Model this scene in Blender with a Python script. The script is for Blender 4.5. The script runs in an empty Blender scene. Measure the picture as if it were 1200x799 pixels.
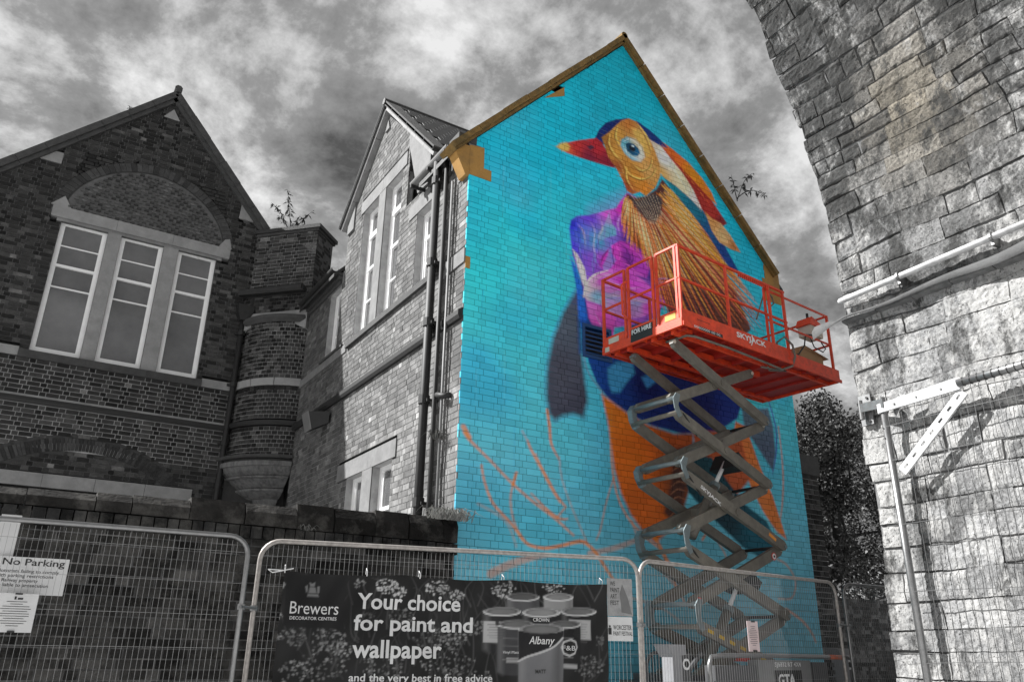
import bpy, math, random
import numpy as np
from mathutils import Vector, Matrix
from mathutils.noise import noise as mnoise
rnd = random.Random(7)
R = math.radians
SC = bpy.context.scene
COL = SC.collection

# ------------------------------------------------------------------ camera, world, sun, exposure
# world axes: X runs along the painted gable, Y away from the camera along the side street, Z up (metres)
EYE = 1.25
PITCH, ROLL, TURN, FPX = R(21.36), R(0.94), R(31.7), 920.5
def _cam():
    r = np.array([1, 0, 0.]); u = np.array([0, -math.sin(PITCH), math.cos(PITCH)]); f = np.array([0, math.cos(PITCH), math.sin(PITCH)])
    r2 = math.cos(ROLL)*r + math.sin(ROLL)*u; u2 = -math.sin(ROLL)*r + math.cos(ROLL)*u
    c, s = math.cos(TURN), math.sin(TURN)
    A = np.array([c, s, 0]); B = np.array([-s, c, 0])
    return np.array([[v@A, v@B, v[2]] for v in (r2, u2, f)])
CAM = _cam()
cam = bpy.data.objects.new('camera', bpy.data.cameras.new('camera'))
COL.objects.link(cam); SC.camera = cam
cam.data.sensor_width = 36; cam.data.lens = 36*FPX/1200; cam.data.clip_end = 5000; cam.data.clip_start = .05
cam.matrix_world = Matrix(((CAM[0][0], CAM[1][0], -CAM[2][0], 0), (CAM[0][1], CAM[1][1], -CAM[2][1], 0), (CAM[0][2], CAM[1][2], -CAM[2][2], EYE), (0, 0, 0, 1)))
def ray(px, py):
    v = np.array([(px-600)/FPX, -(py-399.5)/FPX, 1.]); return CAM.T@v
def at_x(px, py, x): r = ray(px, py)*1; r = r*(x/r[0]); return (x, r[1], r[2]+EYE)
def at_y(px, py, y): r = ray(px, py); r = r*(y/r[1]); return (r[0], y, r[2]+EYE)
def at_z(px, py, z): r = ray(px, py); r = r*((z-EYE)/r[2]); return (r[0], r[1], z)
def seen(p):                       # where a world point falls in the photograph (used to find the largest pieces)
    v = CAM@(np.array(p)-np.array([0, 0, EYE])); return (600+FPX*v[0]/max(v[2], .01), 399.5-FPX*v[1]/max(v[2], .01))

SUN_EL, SUN_DIR = R(42), (1.0, -.72)      # light travels towards +X, -Y and down
sd = Vector((SUN_DIR[0], SUN_DIR[1], 0)).normalized()*math.cos(SUN_EL); sd.z = -math.sin(SUN_EL)
sun = bpy.data.objects.new('sun', bpy.data.lights.new('sun', 'SUN')); COL.objects.link(sun)
sun.data.energy = 4.8; sun.data.angle = R(.53); sun.data.color = (1, .995, .985)
sun.rotation_euler = sd.to_track_quat('-Z', 'Y').to_euler()
W = bpy.data.worlds.new('World'); SC.world = W; W.use_nodes = True
nt = W.node_tree; nt.nodes.clear()
def N(t, k, **kw):
    n = t.nodes.new(k)
    for a, b in kw.items(): setattr(n, a, b)
    return n
out = N(nt, 'ShaderNodeOutputWorld'); bg = N(nt, 'ShaderNodeBackground'); nt.links.new(bg.outputs[0], out.inputs[0])
bg.inputs[1].default_value = .15
sky = N(nt, 'ShaderNodeTexSky', sky_type='NISHITA', sun_disc=False)
sky.sun_elevation = SUN_EL; sky.sun_rotation = math.atan2(-sd.x, -sd.y); sky.dust_density = 2.5; sky.air_density = 1
bw = N(nt, 'ShaderNodeRGBToBW'); nt.links.new(sky.outputs[0], bw.inputs[0])
tc = N(nt, 'ShaderNodeTexCoord'); mp = N(nt, 'ShaderNodeMapping'); nt.links.new(tc.outputs['Generated'], mp.inputs[0])
sep = N(nt, 'ShaderNodeSeparateXYZ'); nt.links.new(tc.outputs['Generated'], sep.inputs[0])
def M(t, op, a, b=None, clamp=False):
    n = N(t, 'ShaderNodeMath', operation=op); n.use_clamp = clamp
    for i, v in enumerate((a, b)):
        if v is None: continue
        if isinstance(v, (int, float)): n.inputs[i].default_value = v
        else: t.links.new(v, n.inputs[i])
    return n.outputs[0]
# clouds lie on a flat deck: look-up point = direction / (height + a little)
hz = M(nt, 'ADD', M(nt, 'MAXIMUM', sep.outputs[2], 0.0), .42)
cx = M(nt, 'DIVIDE', sep.outputs[0], hz); cy = M(nt, 'DIVIDE', sep.outputs[1], hz)
cmb = N(nt, 'ShaderNodeCombineXYZ'); nt.links.new(cx, cmb.inputs[0]); nt.links.new(cy, cmb.inputs[1]); cmb.inputs[2].default_value = 41.9
n1 = N(nt, 'ShaderNodeTexNoise'); n1.inputs['Scale'].default_value = 5.2; n1.inputs['Detail'].default_value = 14; n1.inputs['Roughness'].default_value = .64; n1.inputs['Distortion'].default_value = .12
nt.links.new(cmb.outputs[0], n1.inputs['Vector'])
n2 = N(nt, 'ShaderNodeTexNoise'); n2.inputs['Scale'].default_value = 1.5; n2.inputs['Detail'].default_value = 3
nt.links.new(cmb.outputs[0], n2.inputs['Vector'])
cl = M(nt, 'ADD', M(nt, 'MULTIPLY', n1.outputs[0], .86), M(nt, 'MULTIPLY', n2.outputs[0], .36))
cr = N(nt, 'ShaderNodeValToRGB'); nt.links.new(cl, cr.inputs[0])
e = cr.color_ramp.elements; e[0].position = .43; e[0].color = (.19, .19, .19, 1); e[1].position = .73; e[1].color = (1.7, 1.7, 1.7, 1)
m_ = e.new(.59); m_.color = (.62, .62, .62, 1)
mix = M(nt, 'MULTIPLY', M(nt, 'MULTIPLY', M(nt, 'POWER', bw.outputs[0], .16), 1.34), cr.outputs[0])
gain = M(nt, 'MULTIPLY', mix, 1.0)
nt.links.new(gain, bg.inputs[0])
SC.view_settings.view_transform = 'Standard'; SC.view_settings.look = 'None'; SC.view_settings.exposure = 1.15; SC.view_settings.gamma = 1

# ------------------------------------------------------------------ materials
MATS = {}
def mat(name, base=(.5, .5, .5), rough=.8, metal=0., var=.15, scale=6., bump=.0, bscale=40., attr=False, spec=.5, stain=0., stain_col=(.05, .05, .05), stain_scale=1.2, coat=0., stretch=None):
    if name in MATS: return MATS[name]
    if isinstance(base, (int, float)): base = (base,)*3
    m = bpy.data.materials.new(name); m.use_nodes = True; t = m.node_tree; b = t.nodes['Principled BSDF']
    b.inputs['Roughness'].default_value = rough; b.inputs['Metallic'].default_value = metal; b.inputs['Specular IOR Level'].default_value = spec
    if coat: b.inputs['Coat Weight'].default_value = coat; b.inputs['Coat Roughness'].default_value = .15
    tcn = N(t, 'ShaderNodeTexCoord'); vec = tcn.outputs['Object']
    if stretch:
        mpn = N(t, 'ShaderNodeMapping'); mpn.inputs['Scale'].default_value = stretch; t.links.new(vec, mpn.inputs[0]); vec = mpn.outputs[0]
    nz = N(t, 'ShaderNodeTexNoise'); nz.inputs['Scale'].default_value = scale; nz.inputs['Detail'].default_value = 8; nz.inputs['Roughness'].default_value = .65
    t.links.new(vec, nz.inputs['Vector'])
    f = M(t, 'ADD', M(t, 'MULTIPLY', M(t, 'SUBTRACT', nz.outputs[0], .5), var*5), 1.0); f = M(t, 'MAXIMUM', f, .12)
    mx = N(t, 'ShaderNodeMix', data_type='RGBA', blend_type='MULTIPLY'); mx.inputs[0].default_value = 1
    if attr:
        at = N(t, 'ShaderNodeAttribute', attribute_name='col'); t.links.new(at.outputs[0], mx.inputs[6])
    else: mx.inputs[6].default_value = (*base, 1)
    t.links.new(f, mx.inputs[7]); col = mx.outputs[2]
    if stain:
        n3 = N(t, 'ShaderNodeTexNoise'); n3.inputs['Scale'].default_value = stain_scale; n3.inputs['Detail'].default_value = 9; n3.inputs['Roughness'].default_value = .7
        t.links.new(vec, n3.inputs['Vector'])
        r3 = N(t, 'ShaderNodeValToRGB'); r3.color_ramp.elements[0].position = .48; r3.color_ramp.elements[1].position = .62; t.links.new(n3.outputs[0], r3.inputs[0])
        m3 = N(t, 'ShaderNodeMix', data_type='RGBA'); t.links.new(M(t, 'MULTIPLY', r3.outputs[0], stain), m3.inputs[0]); t.links.new(col, m3.inputs[6]); m3.inputs[7].default_value = (*stain_col, 1); col = m3.outputs[2]
    t.links.new(col, b.inputs['Base Color'])
    if bump:
        n4 = N(t, 'ShaderNodeTexNoise'); n4.inputs['Scale'].default_value = bscale; n4.inputs['Detail'].default_value = 6; t.links.new(vec, n4.inputs['Vector'])
        bp = N(t, 'ShaderNodeBump'); bp.inputs['Strength'].default_value = bump; bp.inputs['Distance'].default_value = .01; t.links.new(n4.outputs[0], bp.inputs['Height']); t.links.new(bp.outputs[0], b.inputs['Normal'])
    MATS[name] = m; return m
BRICK = mat('weathered_brick', rough=.88, var=.34, scale=9, bump=.6, bscale=55, attr=True, spec=.25, stain=.55, stain_col=(.028, .028, .028), stain_scale=.9)
BRICKL = mat('street_side_brick', rough=.85, var=.3, scale=9, bump=.5, bscale=55, attr=True, stain=.6, stain_col=(.06, .06, .06), stain_scale=1.1, spec=.2)
SOOT = mat('sooty_brick', rough=.93, var=.45, scale=6, bump=.9, bscale=36, attr=True, stain=.4, stain_col=(.15, .145, .135), stain_scale=3.2, spec=.2)
PAINT = mat('mural_paint', rough=.62, var=.03, scale=5, bump=.35, bscale=60, attr=True, spec=.3)
MORTD = mat('dark_mortar', .11, .95, var=.3, bump=.4)
MORTM = mat('grey_mortar', .36, .95, var=.35, scale=2.5, bump=.4)
MORTL = mat('pale_mortar', .36, .95, var=.25, bump=.4)
STONE = mat('dressed_stone', .26, .85, var=.16, scale=5, bump=.35, stain=.4, stain_col=(.17, .17, .17), stain_scale=2.2)
STONED = mat('dark_stone', .052, .85, var=.3, scale=7, bump=.5)
OCHRE = mat('ochre_stone', (.42, .23, .06), .85, var=.2, scale=6, bump=.4, stain=.55, stain_col=(.14, .09, .04), stain_scale=3)
MOSSY = mat('mossy_coping', (.2, .12, .035), .9, var=.35, scale=9, bump=.7, stain=.5, stain_col=(.07, .06, .025), stain_scale=4)
WHITE = mat('white_window_paint', .84, .45, var=.05)
GLASS = mat('window_glass', (.13, .13, .133), .08, var=.28, scale=1.1, spec=.7, coat=.5, bump=.12, bscale=1.6)  # mottled grey in the colour stands in for clouds reflected in the panes
GLASSD = mat('dark_window_glass', (.085, .085, .087), .06, var=.2, scale=.8, spec=.7, coat=.4)
IRON = mat('black_iron_paint', .015, .62, var=.3, scale=8)
LEAD = mat('pale_conduit', .15, .55, var=.15)
SLATE = mat('roof_slate', .022, .6, var=.3, scale=4, bump=.4)
GALV = mat('galvanised_steel', .25, .4, metal=.85, var=.16, scale=14, bump=.08)
WORNW = mat('worn_white_paint', .5, .6, var=.2, scale=8, stain=.45, stain_col=(.2, .2, .2), stain_scale=6)
WIRE = mat('fence_wire', .3, .45, metal=.6, var=.1)
RUSTY = mat('rust_speckled_rail', (.35, .325, .305), .5, metal=.45, var=.3, scale=25)
REDP = mat('red_lift_paint', (.74, .062, .016), .5, var=.2, scale=7, bump=.12, stain=.5, stain_col=(.42, .04, .02), stain_scale=9)
REDD = mat('dull_red_steel', (.36, .02, .012), .55, var=.25, scale=4)
ARM = mat('grey_arm_paint', (.155, .142, .118), .5, var=.25, scale=9, stain=.5, stain_col=(.09, .08, .07), stain_scale=4)
ARMC = mat('arm_end_steel', (.2, .24, .25), .4, metal=.4, var=.15)
BLACK = mat('black_rubber', .02, .6, var=.2)
CARD = mat('cardboard', (.4, .25, .13), .9, var=.1)
CREAM = mat('cream_plastic', (.55, .5, .42), .6, var=.1)
YEL = mat('yellow_sticker', (.5, .32, .02), .5, var=.08)
WHT = mat('white_print', .75, .6, var=.05)
BLK = mat('black_print', .02, .6, var=.05)
PAPER = mat('paper_sheet', .62, .7, var=.06)
GREYP = mat('grey_poster', .3, .7, var=.25, scale=12)
def masonry(name):
    """crumbling viaduct masonry: lime bloom in patches and streaks, dark pits, lichen"""
    m = bpy.data.materials.new(name); m.use_nodes = True; t = m.node_tree; b = t.nodes['Principled BSDF']; b.inputs['Roughness'].default_value = .95; b.inputs['Specular IOR Level'].default_value = .15
    tcn = N(t, 'ShaderNodeTexCoord'); at = N(t, 'ShaderNodeAttribute', attribute_name='col'); obj = tcn.outputs['Object']
    def nz(scale, det=8, rough=.65, sc=(1, 1, 1), off=0.):
        mpn = N(t, 'ShaderNodeMapping'); mpn.inputs['Scale'].default_value = sc; mpn.inputs['Location'].default_value = (off, off, off); t.links.new(obj, mpn.inputs[0])
        n = N(t, 'ShaderNodeTexNoise'); n.inputs['Scale'].default_value = scale; n.inputs['Detail'].default_value = det; n.inputs['Roughness'].default_value = rough; t.links.new(mpn.outputs[0], n.inputs[0]); return n.outputs[0]
    def ramp(v, a, c): 
        r = N(t, 'ShaderNodeMapRange'); r.inputs[1].default_value = a; r.inputs[2].default_value = c; t.links.new(v, r.inputs[0]); return r.outputs[0]
    def mixc(f, a, c):
        x = N(t, 'ShaderNodeMix', data_type='RGBA'); t.links.new(f, x.inputs[0]); t.links.new(a, x.inputs[6]); x.inputs[7].default_value = (*c, 1); return x.outputs[2]
    grain = ramp(nz(30, 6, .75), .25, .75)
    mul = N(t, 'ShaderNodeMix', data_type='RGBA', blend_type='MULTIPLY'); mul.inputs[0].default_value = 1; t.links.new(at.outputs[0], mul.inputs[6]); t.links.new(M(t, 'ADD', M(t, 'MULTIPLY', grain, 1.3), .3), mul.inputs[7]); c = mul.outputs[2]
    sepz = N(t, 'ShaderNodeSeparateXYZ'); t.links.new(obj, sepz.inputs[0])
    big = nz(.9, 4, .55, (1, 1, .45), 3.0)
    low = M(t, 'MULTIPLY', ramp(sepz.outputs[2], 5.6, 4.6), .07)              # lime runs from the ledge downwards
    bloom = M(t, 'MULTIPLY', ramp(M(t, 'ADD', M(t, 'ADD', nz(5.5, 10, .74, (1, 1, .6)), M(t, 'MULTIPLY', M(t, 'SUBTRACT', big, .5), .7)), low), .50, .64), .8)
    c = mixc(bloom, c, (.42, .415, .405))
    dark = M(t, 'MULTIPLY', ramp(M(t, 'ADD', nz(3.2, 10, .78, (1, 1, .5), 9.), M(t, 'MULTIPLY', M(t, 'SUBTRACT', nz(.6, 3, .5, (1, 1, .3), 17.), .5), .55)), .49, .58), .9)
    c = mixc(dark, c, (.045, .045, .044))
    pits = ramp(nz(46, 4, .6, (1, 1, 1), 2.), .60, .68); c = mixc(M(t, 'MULTIPLY', pits, .85), c, (.02, .02, .02))
    t.links.new(c, b.inputs['Base Color'])
    h = M(t, 'ADD', M(t, 'MULTIPLY', nz(13, 9, .72), 1.0), M(t, 'MULTIPLY', pits, -.25)); bp = N(t, 'ShaderNodeBump'); bp.inputs['Strength'].default_value = 1; bp.inputs['Distance'].default_value = .022; t.links.new(h, bp.inputs['Height']); t.links.new(bp.outputs[0], b.inputs['Normal'])
    return m
BLOCK = masonry('rough_stone_block')
LEAF = mat('dark_leaf', .06, .55, var=.35, scale=3, attr=True, spec=.3)
BARK = mat('bark', .022, .9, var=.3, bump=.6)
BOUNCE = mat('pale_bounce_ground', .5, .9, var=.2, scale=3, bump=.5, bscale=90)  # unseen ground, made pale to bounce sunlight up onto the mural
STONES = mat('sun_dimmed_stone', .17, .85, var=.2, scale=5, bump=.35, stain=.4, stain_col=(.1, .1, .1), stain_scale=2.2)  # dressed stone again, its colour darkened to offset the sun on this side
OLDW = mat('old_grey_wire', .09, .6, metal=.3, var=.2)
MORTS = mat('sooty_mortar', .11, .95, var=.6, scale=3, bump=.5, stain=.5, stain_col=(.3, .29, .28), stain_scale=2.4)
FELT = mat('weathered_felt', .075, .8, var=.3, scale=5, bump=.4, stain=.5, stain_col=(.1, .1, .1))

# ------------------------------------------------------------------ mesh helpers
def V(*a): return np.array(a, float)
class MB:
    def __init__(s): s.v = []; s.f = []; s.c = []
    def add(s, vs, fs, col=None):
        o = len(s.v); s.v += [tuple(map(float, p)) for p in vs]; s.f += [tuple(i+o for i in f) for f in fs]
        if col is not None: s.c += [tuple(col)]*len(vs)
        return s
    def pbox(s, o, a, b, c, col=None):           # corner + three edge vectors
        o, a, b, c = map(np.array, (o, a, b, c))
        vs = [o, o+a, o+a+b, o+b, o+c, o+a+c, o+a+b+c, o+b+c]
        return s.add(vs, [(0, 3, 2, 1), (4, 5, 6, 7), (0, 1, 5, 4), (1, 2, 6, 5), (2, 3, 7, 6), (3, 0, 4, 7)], col)
    def box(s, x0, x1, y0, y1, z0, z1, col=None): return s.pbox((x0, y0, z0), (x1-x0, 0, 0), (0, y1-y0, 0), (0, 0, z1-z0), col)
    def prism(s, pts, d, col=None):              # polygon in space pushed along d
        n = len(pts); pts = [np.array(p, float) for p in pts]; d = np.array(d, float)
        return s.add(pts+[p+d for p in pts], [tuple(range(n-1, -1, -1)), tuple(range(n, 2*n))]+[(i, (i+1) % n, n+(i+1) % n, n+i) for i in range(n)], col)
    def tube(s, pts, r, k=8, closed=False, col=None, cap=True):
        pts = [np.array(p, float) for p in pts]; n = len(pts); vs = []; up = None
        rs = r if isinstance(r, (list, tuple)) else [r]*n
        for i, p in enumerate(pts):
            a = pts[i-1] if (i > 0 or closed) else p; b = pts[(i+1) % n] if (i < n-1 or closed) else p
            t = b-a; t /= np.linalg.norm(t)+1e-9
            if up is None: up = V(0, 0, 1) if abs(t[2]) < .9 else V(1, 0, 0)
            e1 = up-t*(up@t); e1 /= np.linalg.norm(e1); up = e1; e2 = np.cross(t, e1)
            for j in range(k):
                an = 2*math.pi*(j+.5)/k; vs.append(p+rs[i]*(math.cos(an)*e1+math.sin(an)*e2))
        fs = []
        for i in range(n if closed else n-1):
            for j in range(k):
                a = i*k+j; b = i*k+(j+1) % k; c = ((i+1) % n)*k+(j+1) % k; d = ((i+1) % n)*k+j; fs.append((a, b, c, d))
        if not closed and cap: fs += [tuple(range(k-1, -1, -1)), tuple(range((n-1)*k, n*k))]
        return s.add(vs, fs, col)
    def disc(s, c, n, r0, r1, h, k=20, col=None):  # frustum along n
        c = np.array(c, float); n = np.array(n, float); n /= np.linalg.norm(n)
        return s.tube([c, c+n*h], [r0, r1], k, col=col)
    def build(s, name, m, parent=None, smooth=False, kind=None, label=None):
        me = bpy.data.meshes.new(name); me.from_pydata(s.v, [], s.f)
        if s.c:
            a = me.color_attributes.new('col', 'FLOAT_COLOR', 'POINT'); arr = np.ones((len(s.v), 4), np.float32); arr[:, :3] = s.c; a.data.foreach_set('color', arr.ravel())
        me.materials.append(m)
        if smooth: me.polygons.foreach_set('use_smooth', [True]*len(me.polygons))
        me.validate(); me.update()
        return link(name, me, parent, kind, label)
def link(name, me, parent=None, kind=None, label=None):
    o = bpy.data.objects.new(name, me); COL.objects.link(o)
    if parent is not None:
        o.parent = parent
        if parent.get('world_parts'): o.location = -parent.location; 
    if kind: o['kind'] = kind
    if label: o['label'] = label
    return o
def thing(name, label, cat, loc=(0, 0, 0), rz=0, group=None, local=False):
    o = bpy.data.objects.new(name, None); COL.objects.link(o); o.location = loc; o.rotation_euler = (0, 0, rz)
    o.empty_display_size = .2
    if not local: o['world_parts'] = 1
    tag(o, label, cat, group); return o
def tag(o, label, cat, group=None):
    o['label'] = label; o['category'] = cat
    if group: o['group'] = group
    return o
def sub(name, mb, m, parent, **k):       # a sub-part: its parent already carries the shift to the thing's base
    return mb.build(name, m, parent, **k)
FONTCACHE = {}
def text(s, o, eu, ev, w, h, m, parent, name='lettering', d=.001, bold=0., disp=None, shear=0):
    """lettering fitted into a w x h box whose lower left corner is o"""
    key = (s, bold, shear)
    if key not in FONTCACHE:
        cu = bpy.data.curves.new('t', 'FONT'); cu.body = s; cu.offset = bold; cu.resolution_u = 3; cu.shear = shear
        ob = bpy.data.objects.new('t', cu); COL.objects.link(ob)
        me = bpy.data.meshes.new_from_object(ob); COL.objects.unlink(ob); bpy.data.objects.remove(ob)
        vs = np.array([v.co[:] for v in me.vertices]); fs = [tuple(p.vertices) for p in me.polygons]; bpy.data.meshes.remove(me)
        FONTCACHE[key] = (vs, fs)
    vs, fs = FONTCACHE[key]
    mn, mxx = vs.min(0), vs.max(0); q = (vs-mn)/np.maximum(mxx-mn, 1e-6)
    eu, ev, o = np.array(eu, float), np.array(ev, float), np.array(o, float); n = np.cross(eu, ev)
    P = []
    for a in q:
        p = o+eu*a[0]*w+ev*a[1]*h
        if disp: p = disp(p)
        P.append(p+n*d)
    mb = MB(); mb.add(P, fs); return mb.build(name, m, parent)

# ------------------------------------------------------------------ brickwork
def scan(poly, v):                      # span of a convex polygon at height v
    xs = []
    for i in range(len(poly)):
        (x0, y0), (x1, y1) = poly[i], poly[(i+1) % len(poly)]
        if (y0 <= v < y1) or (y1 <= v < y0): xs.append(x0+(x1-x0)*(v-y0)/(y1-y0))
    return (min(xs), max(xs)) if len(xs) >= 2 else None
def spans(base, holes, va, vb):
    e = 1e-4; A, B = scan(base, va+e), scan(base, vb-e)
    if not A and not B: return []
    A = A or B; B = B or A
    sp = [(A[0], B[0], A[1], B[1])]
    for h in holes:
        a, b = scan(h, va+e), scan(h, vb-e)
        if not a and not b: continue
        a = a or b; b = b or a; new = []
        for s in sp:
            l, r = min(a[0], b[0]), max(a[1], b[1])
            if r <= min(s[0], s[1]) or l >= max(s[2], s[3]): new.append(s); continue
            if min(a[0]-s[0], b[0]-s[1]) > .012: new.append((s[0], s[1], a[0], b[0]))
            if min(s[2]-a[1], s[3]-b[1]) > .012: new.append((a[1], b[1], s[2], s[3]))
        sp = new
    return sp
def bond(row, kind):
    if kind == 'garden': return [.232] if row % 4 else [.116]
    if kind == 'english': return [.232] if row % 2 else [.116]
    if kind == 'header': return [.12]
    return [.232, .116]
def lay(base, holes, v0, v1, course, joint=.011, kind='flemish', seed=1, wob=.0):
    rg = random.Random(seed); out = []; strips = []; row = 0; v = v0
    while v < v1-1e-6:
        va, vb = v+joint/2, min(v+course-joint/2, v1)
        sp = spans(base, holes, va, vb)
        for s in spans(base, holes, v, min(v+course, v1)): strips.append((v, min(v+course, v1), s))
        if vb-va > .015:
            pat = bond(row, kind); off = (0 if row % 2 else .06)+rg.uniform(-.01, .01)
            for s in sp:
                lo, hi = min(s[0], s[1]), max(s[2], s[3]); i = 0; L = sum(pat)
                u = math.floor((lo-off)/L)*L+off
                while u < hi:
                    w = pat[i % len(pat)]; i += 1
                    w2 = w
                    if kind == 'flemish' and rg.random() < .14: w2 = w
                    a, b = u+joint/2, u+w2-joint/2; u += w2
                    if b <= lo+.02 or a >= hi-.02: continue
                    qa = (max(a, s[0]), min(b, s[2])); qb = (max(a, s[1]), min(b, s[3]))
                    if qa[1]-qa[0] < .01 and qb[1]-qb[0] < .01: continue
                    qa = (qa[0], max(qa[1], qa[0]+.004)); qb = (qb[0], max(qb[1], qb[0]+.004))
                    out.append((qa[0], qa[1], qb[1], qb[0], va, vb, w))
        v += course; row += 1
    return out, strips
def front_area(P):
    q = [seen(p) for p in P]; cx = sum(a for a, _ in q)/4; cy = sum(b for _, b in q)/4
    if not (0 < cx < 1200 and 0 < cy < 799): return 0
    return abs(sum(q[i][0]*q[(i+1) % 4][1]-q[(i+1) % 4][0]*q[i][1] for i in range(4)))/2
def brickwork(parent, surf, bricks, colf, m, seed=1, depth=.045, jit=.0022, single=300, name='brick', hide=None):
    """bricks: uv quads. surf(u, v, d) -> point. The largest in view become objects of their own, the rest one joined part."""
    rg = random.Random(seed); items = []
    for (a, b, c, d, va, vb, w) in bricks:
        pr = rg.uniform(-jit, jit*1.5); t1 = rg.uniform(-jit, jit)*.6
        F = [surf(a, va, pr+t1), surf(b, va, pr-t1), surf(c, vb, pr), surf(d, vb, pr)]
        Bk = [surf(a, va, -depth), surf(b, va, -depth), surf(c, vb, -depth), surf(d, vb, -depth)]
        ar = front_area(F)
        if hide and hide((a+b)/2, (va+vb)/2): ar *= .0
        items.append((ar, F, Bk, colf((a+b)/2, (va+vb)/2, rg, w)))
    order = sorted(range(len(items)), key=lambda i: -items[i][0]); pick = set(i for i in order[:single] if items[i][0] > 20)
    rest = MB(); FS = [(0, 1, 2, 3), (4, 5, 1, 0), (5, 6, 2, 1), (6, 7, 3, 2), (7, 4, 0, 3)]
    for i, (ar, F, Bk, c) in enumerate(items):
        if i in pick: MB().add(F+Bk, FS, c).build(name, m, parent)
        else: rest.add(F+Bk, FS, c)
    if rest.v: rest.build('brick_courses', m, parent, kind='stuff')
def mortar(surf, strips, d=-.008, step=99):
    mb = MB()
    for v0, v1, s in strips:
        n = max(1, int((max(s[2], s[3])-min(s[0], s[1]))/step))
        for i in range(n):
            a, b = i/n, (i+1)/n
            L = lambda t: s[0]+(s[2]-s[0])*t
            U = lambda t: s[1]+(s[3]-s[1])*t
            mb.add([surf(L(a), v0, d), surf(L(b), v0, d), surf(U(b), v1, d), surf(U(a), v1, d)], [(0, 1, 2, 3)])
    return mb
def piece(mb, surf, quad, pr, depth=.05, col=None):   # one shaped brick or stone from a uv quad
    F = [surf(u, v, pr) for u, v in quad]; B = [surf(u, v, -depth) for u, v in quad]; n = len(quad)
    mb.add(F+B, [tuple(range(n))]+[(n+i, n+(i+1) % n, (i+1) % n, i) for i in range(n)]+[tuple(range(2*n-1, n-1, -1))], col)
    return mb
def rect(u0, u1, v0, v1): return [(u0, v0), (u1, v0), (u1, v1), (u0, v1)]
def plane(o, eu, en):
    o, eu, en = map(lambda q: np.array(q, float), (o, eu, en))
    return lambda u, v, d: o+eu*u+V(0, 0, v)+en*d
def reveal(mb, surf, u0, u1, v0, v1, dep):
    u0 += .004; u1 -= .004; v0 += .004; v1 -= .004; c = [(u0, v0), (u1, v0), (u1, v1), (u0, v1)]
    for i in range(4):
        a, b = c[i], c[(i+1) % 4]; mb.add([surf(*a, -.003), surf(*b, -.003), surf(*b, -dep), surf(*a, -dep)], [(0, 1, 2, 3)])
def sash(parent, surf, u0, u1, v0, v1, bars, meet, transom=None, dep=.13, fw=.065, glass=None, bottom=.11):
    """window (outer frame) > pane, glazing_bar, meeting_rail"""
    glass = glass or GLASS
    mb = MB()
    def bar(mb, a, b, c, d, n0, n1): piece(mb, surf, rect(a, b, c, d), n0, n1)
    bar(mb, u0, u0+fw, v0, v1, -dep, dep+.08); bar(mb, u1-fw, u1, v0, v1, -dep, dep+.08)
    bar(mb, u0+fw, u1-fw, v0, v0+bottom, -dep-.003, dep+.08); bar(mb, u0+fw, u1-fw, v1-fw*.8, v1, -dep-.003, dep+.08)
    fr = mb.build('window', WHITE, parent)
    # inner sash stiles
    sw = .035; mb = MB()
    for (a, b) in ((u0+fw, u0+fw+sw), (u1-fw-sw, u1-fw)): bar(mb, a, b, v0+bottom, v1-fw*.8, -dep-.018, dep+.06)
    sub('sash_stile', mb, WHITE, fr)
    cuts = sorted([(b, .026, 'glazing_bar') for b in bars]+[(meet, .055, 'meeting_rail')]+([(transom, .1, 'transom')] if transom else []))
    lo = v0+bottom
    for z, t, nm in cuts+[(v1-fw*.8, 0, None)]:
        top = z-t/2 if nm else z
        k = MB(); piece(k, surf, rect(u0+fw+sw, u1-fw-sw, lo, top), -dep-.04-(.02 if z <= meet else 0), dep+.075); sub('pane', k, glass, fr)
        if nm:
            k = MB(); pr = {'glazing_bar': -.022, 'meeting_rail': -.008, 'transom': .006}[nm]
            piece(k, surf, rect(u0+fw, u1-fw, z-t/2, z+t/2), -dep+pr, dep+.06); sub(nm, k, WHITE, fr)
        lo = z+t/2
    return fr
def stone(parent, surf, quad, pr=.012, depth=.06, m=None, name='stone', **k):
    mb = MB(); piece(mb, surf, quad, pr, depth); return mb.build(name, m or STONE, parent, **k)

# ------------------------------------------------------------------ ground
gm = MB(); gm.add([(-400, -400, 0), (400, -400, 0), (400, 400, 0), (-400, 400, 0)], [(0, 1, 2, 3)]); g = gm.build('ground', BOUNCE, kind='structure')

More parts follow.
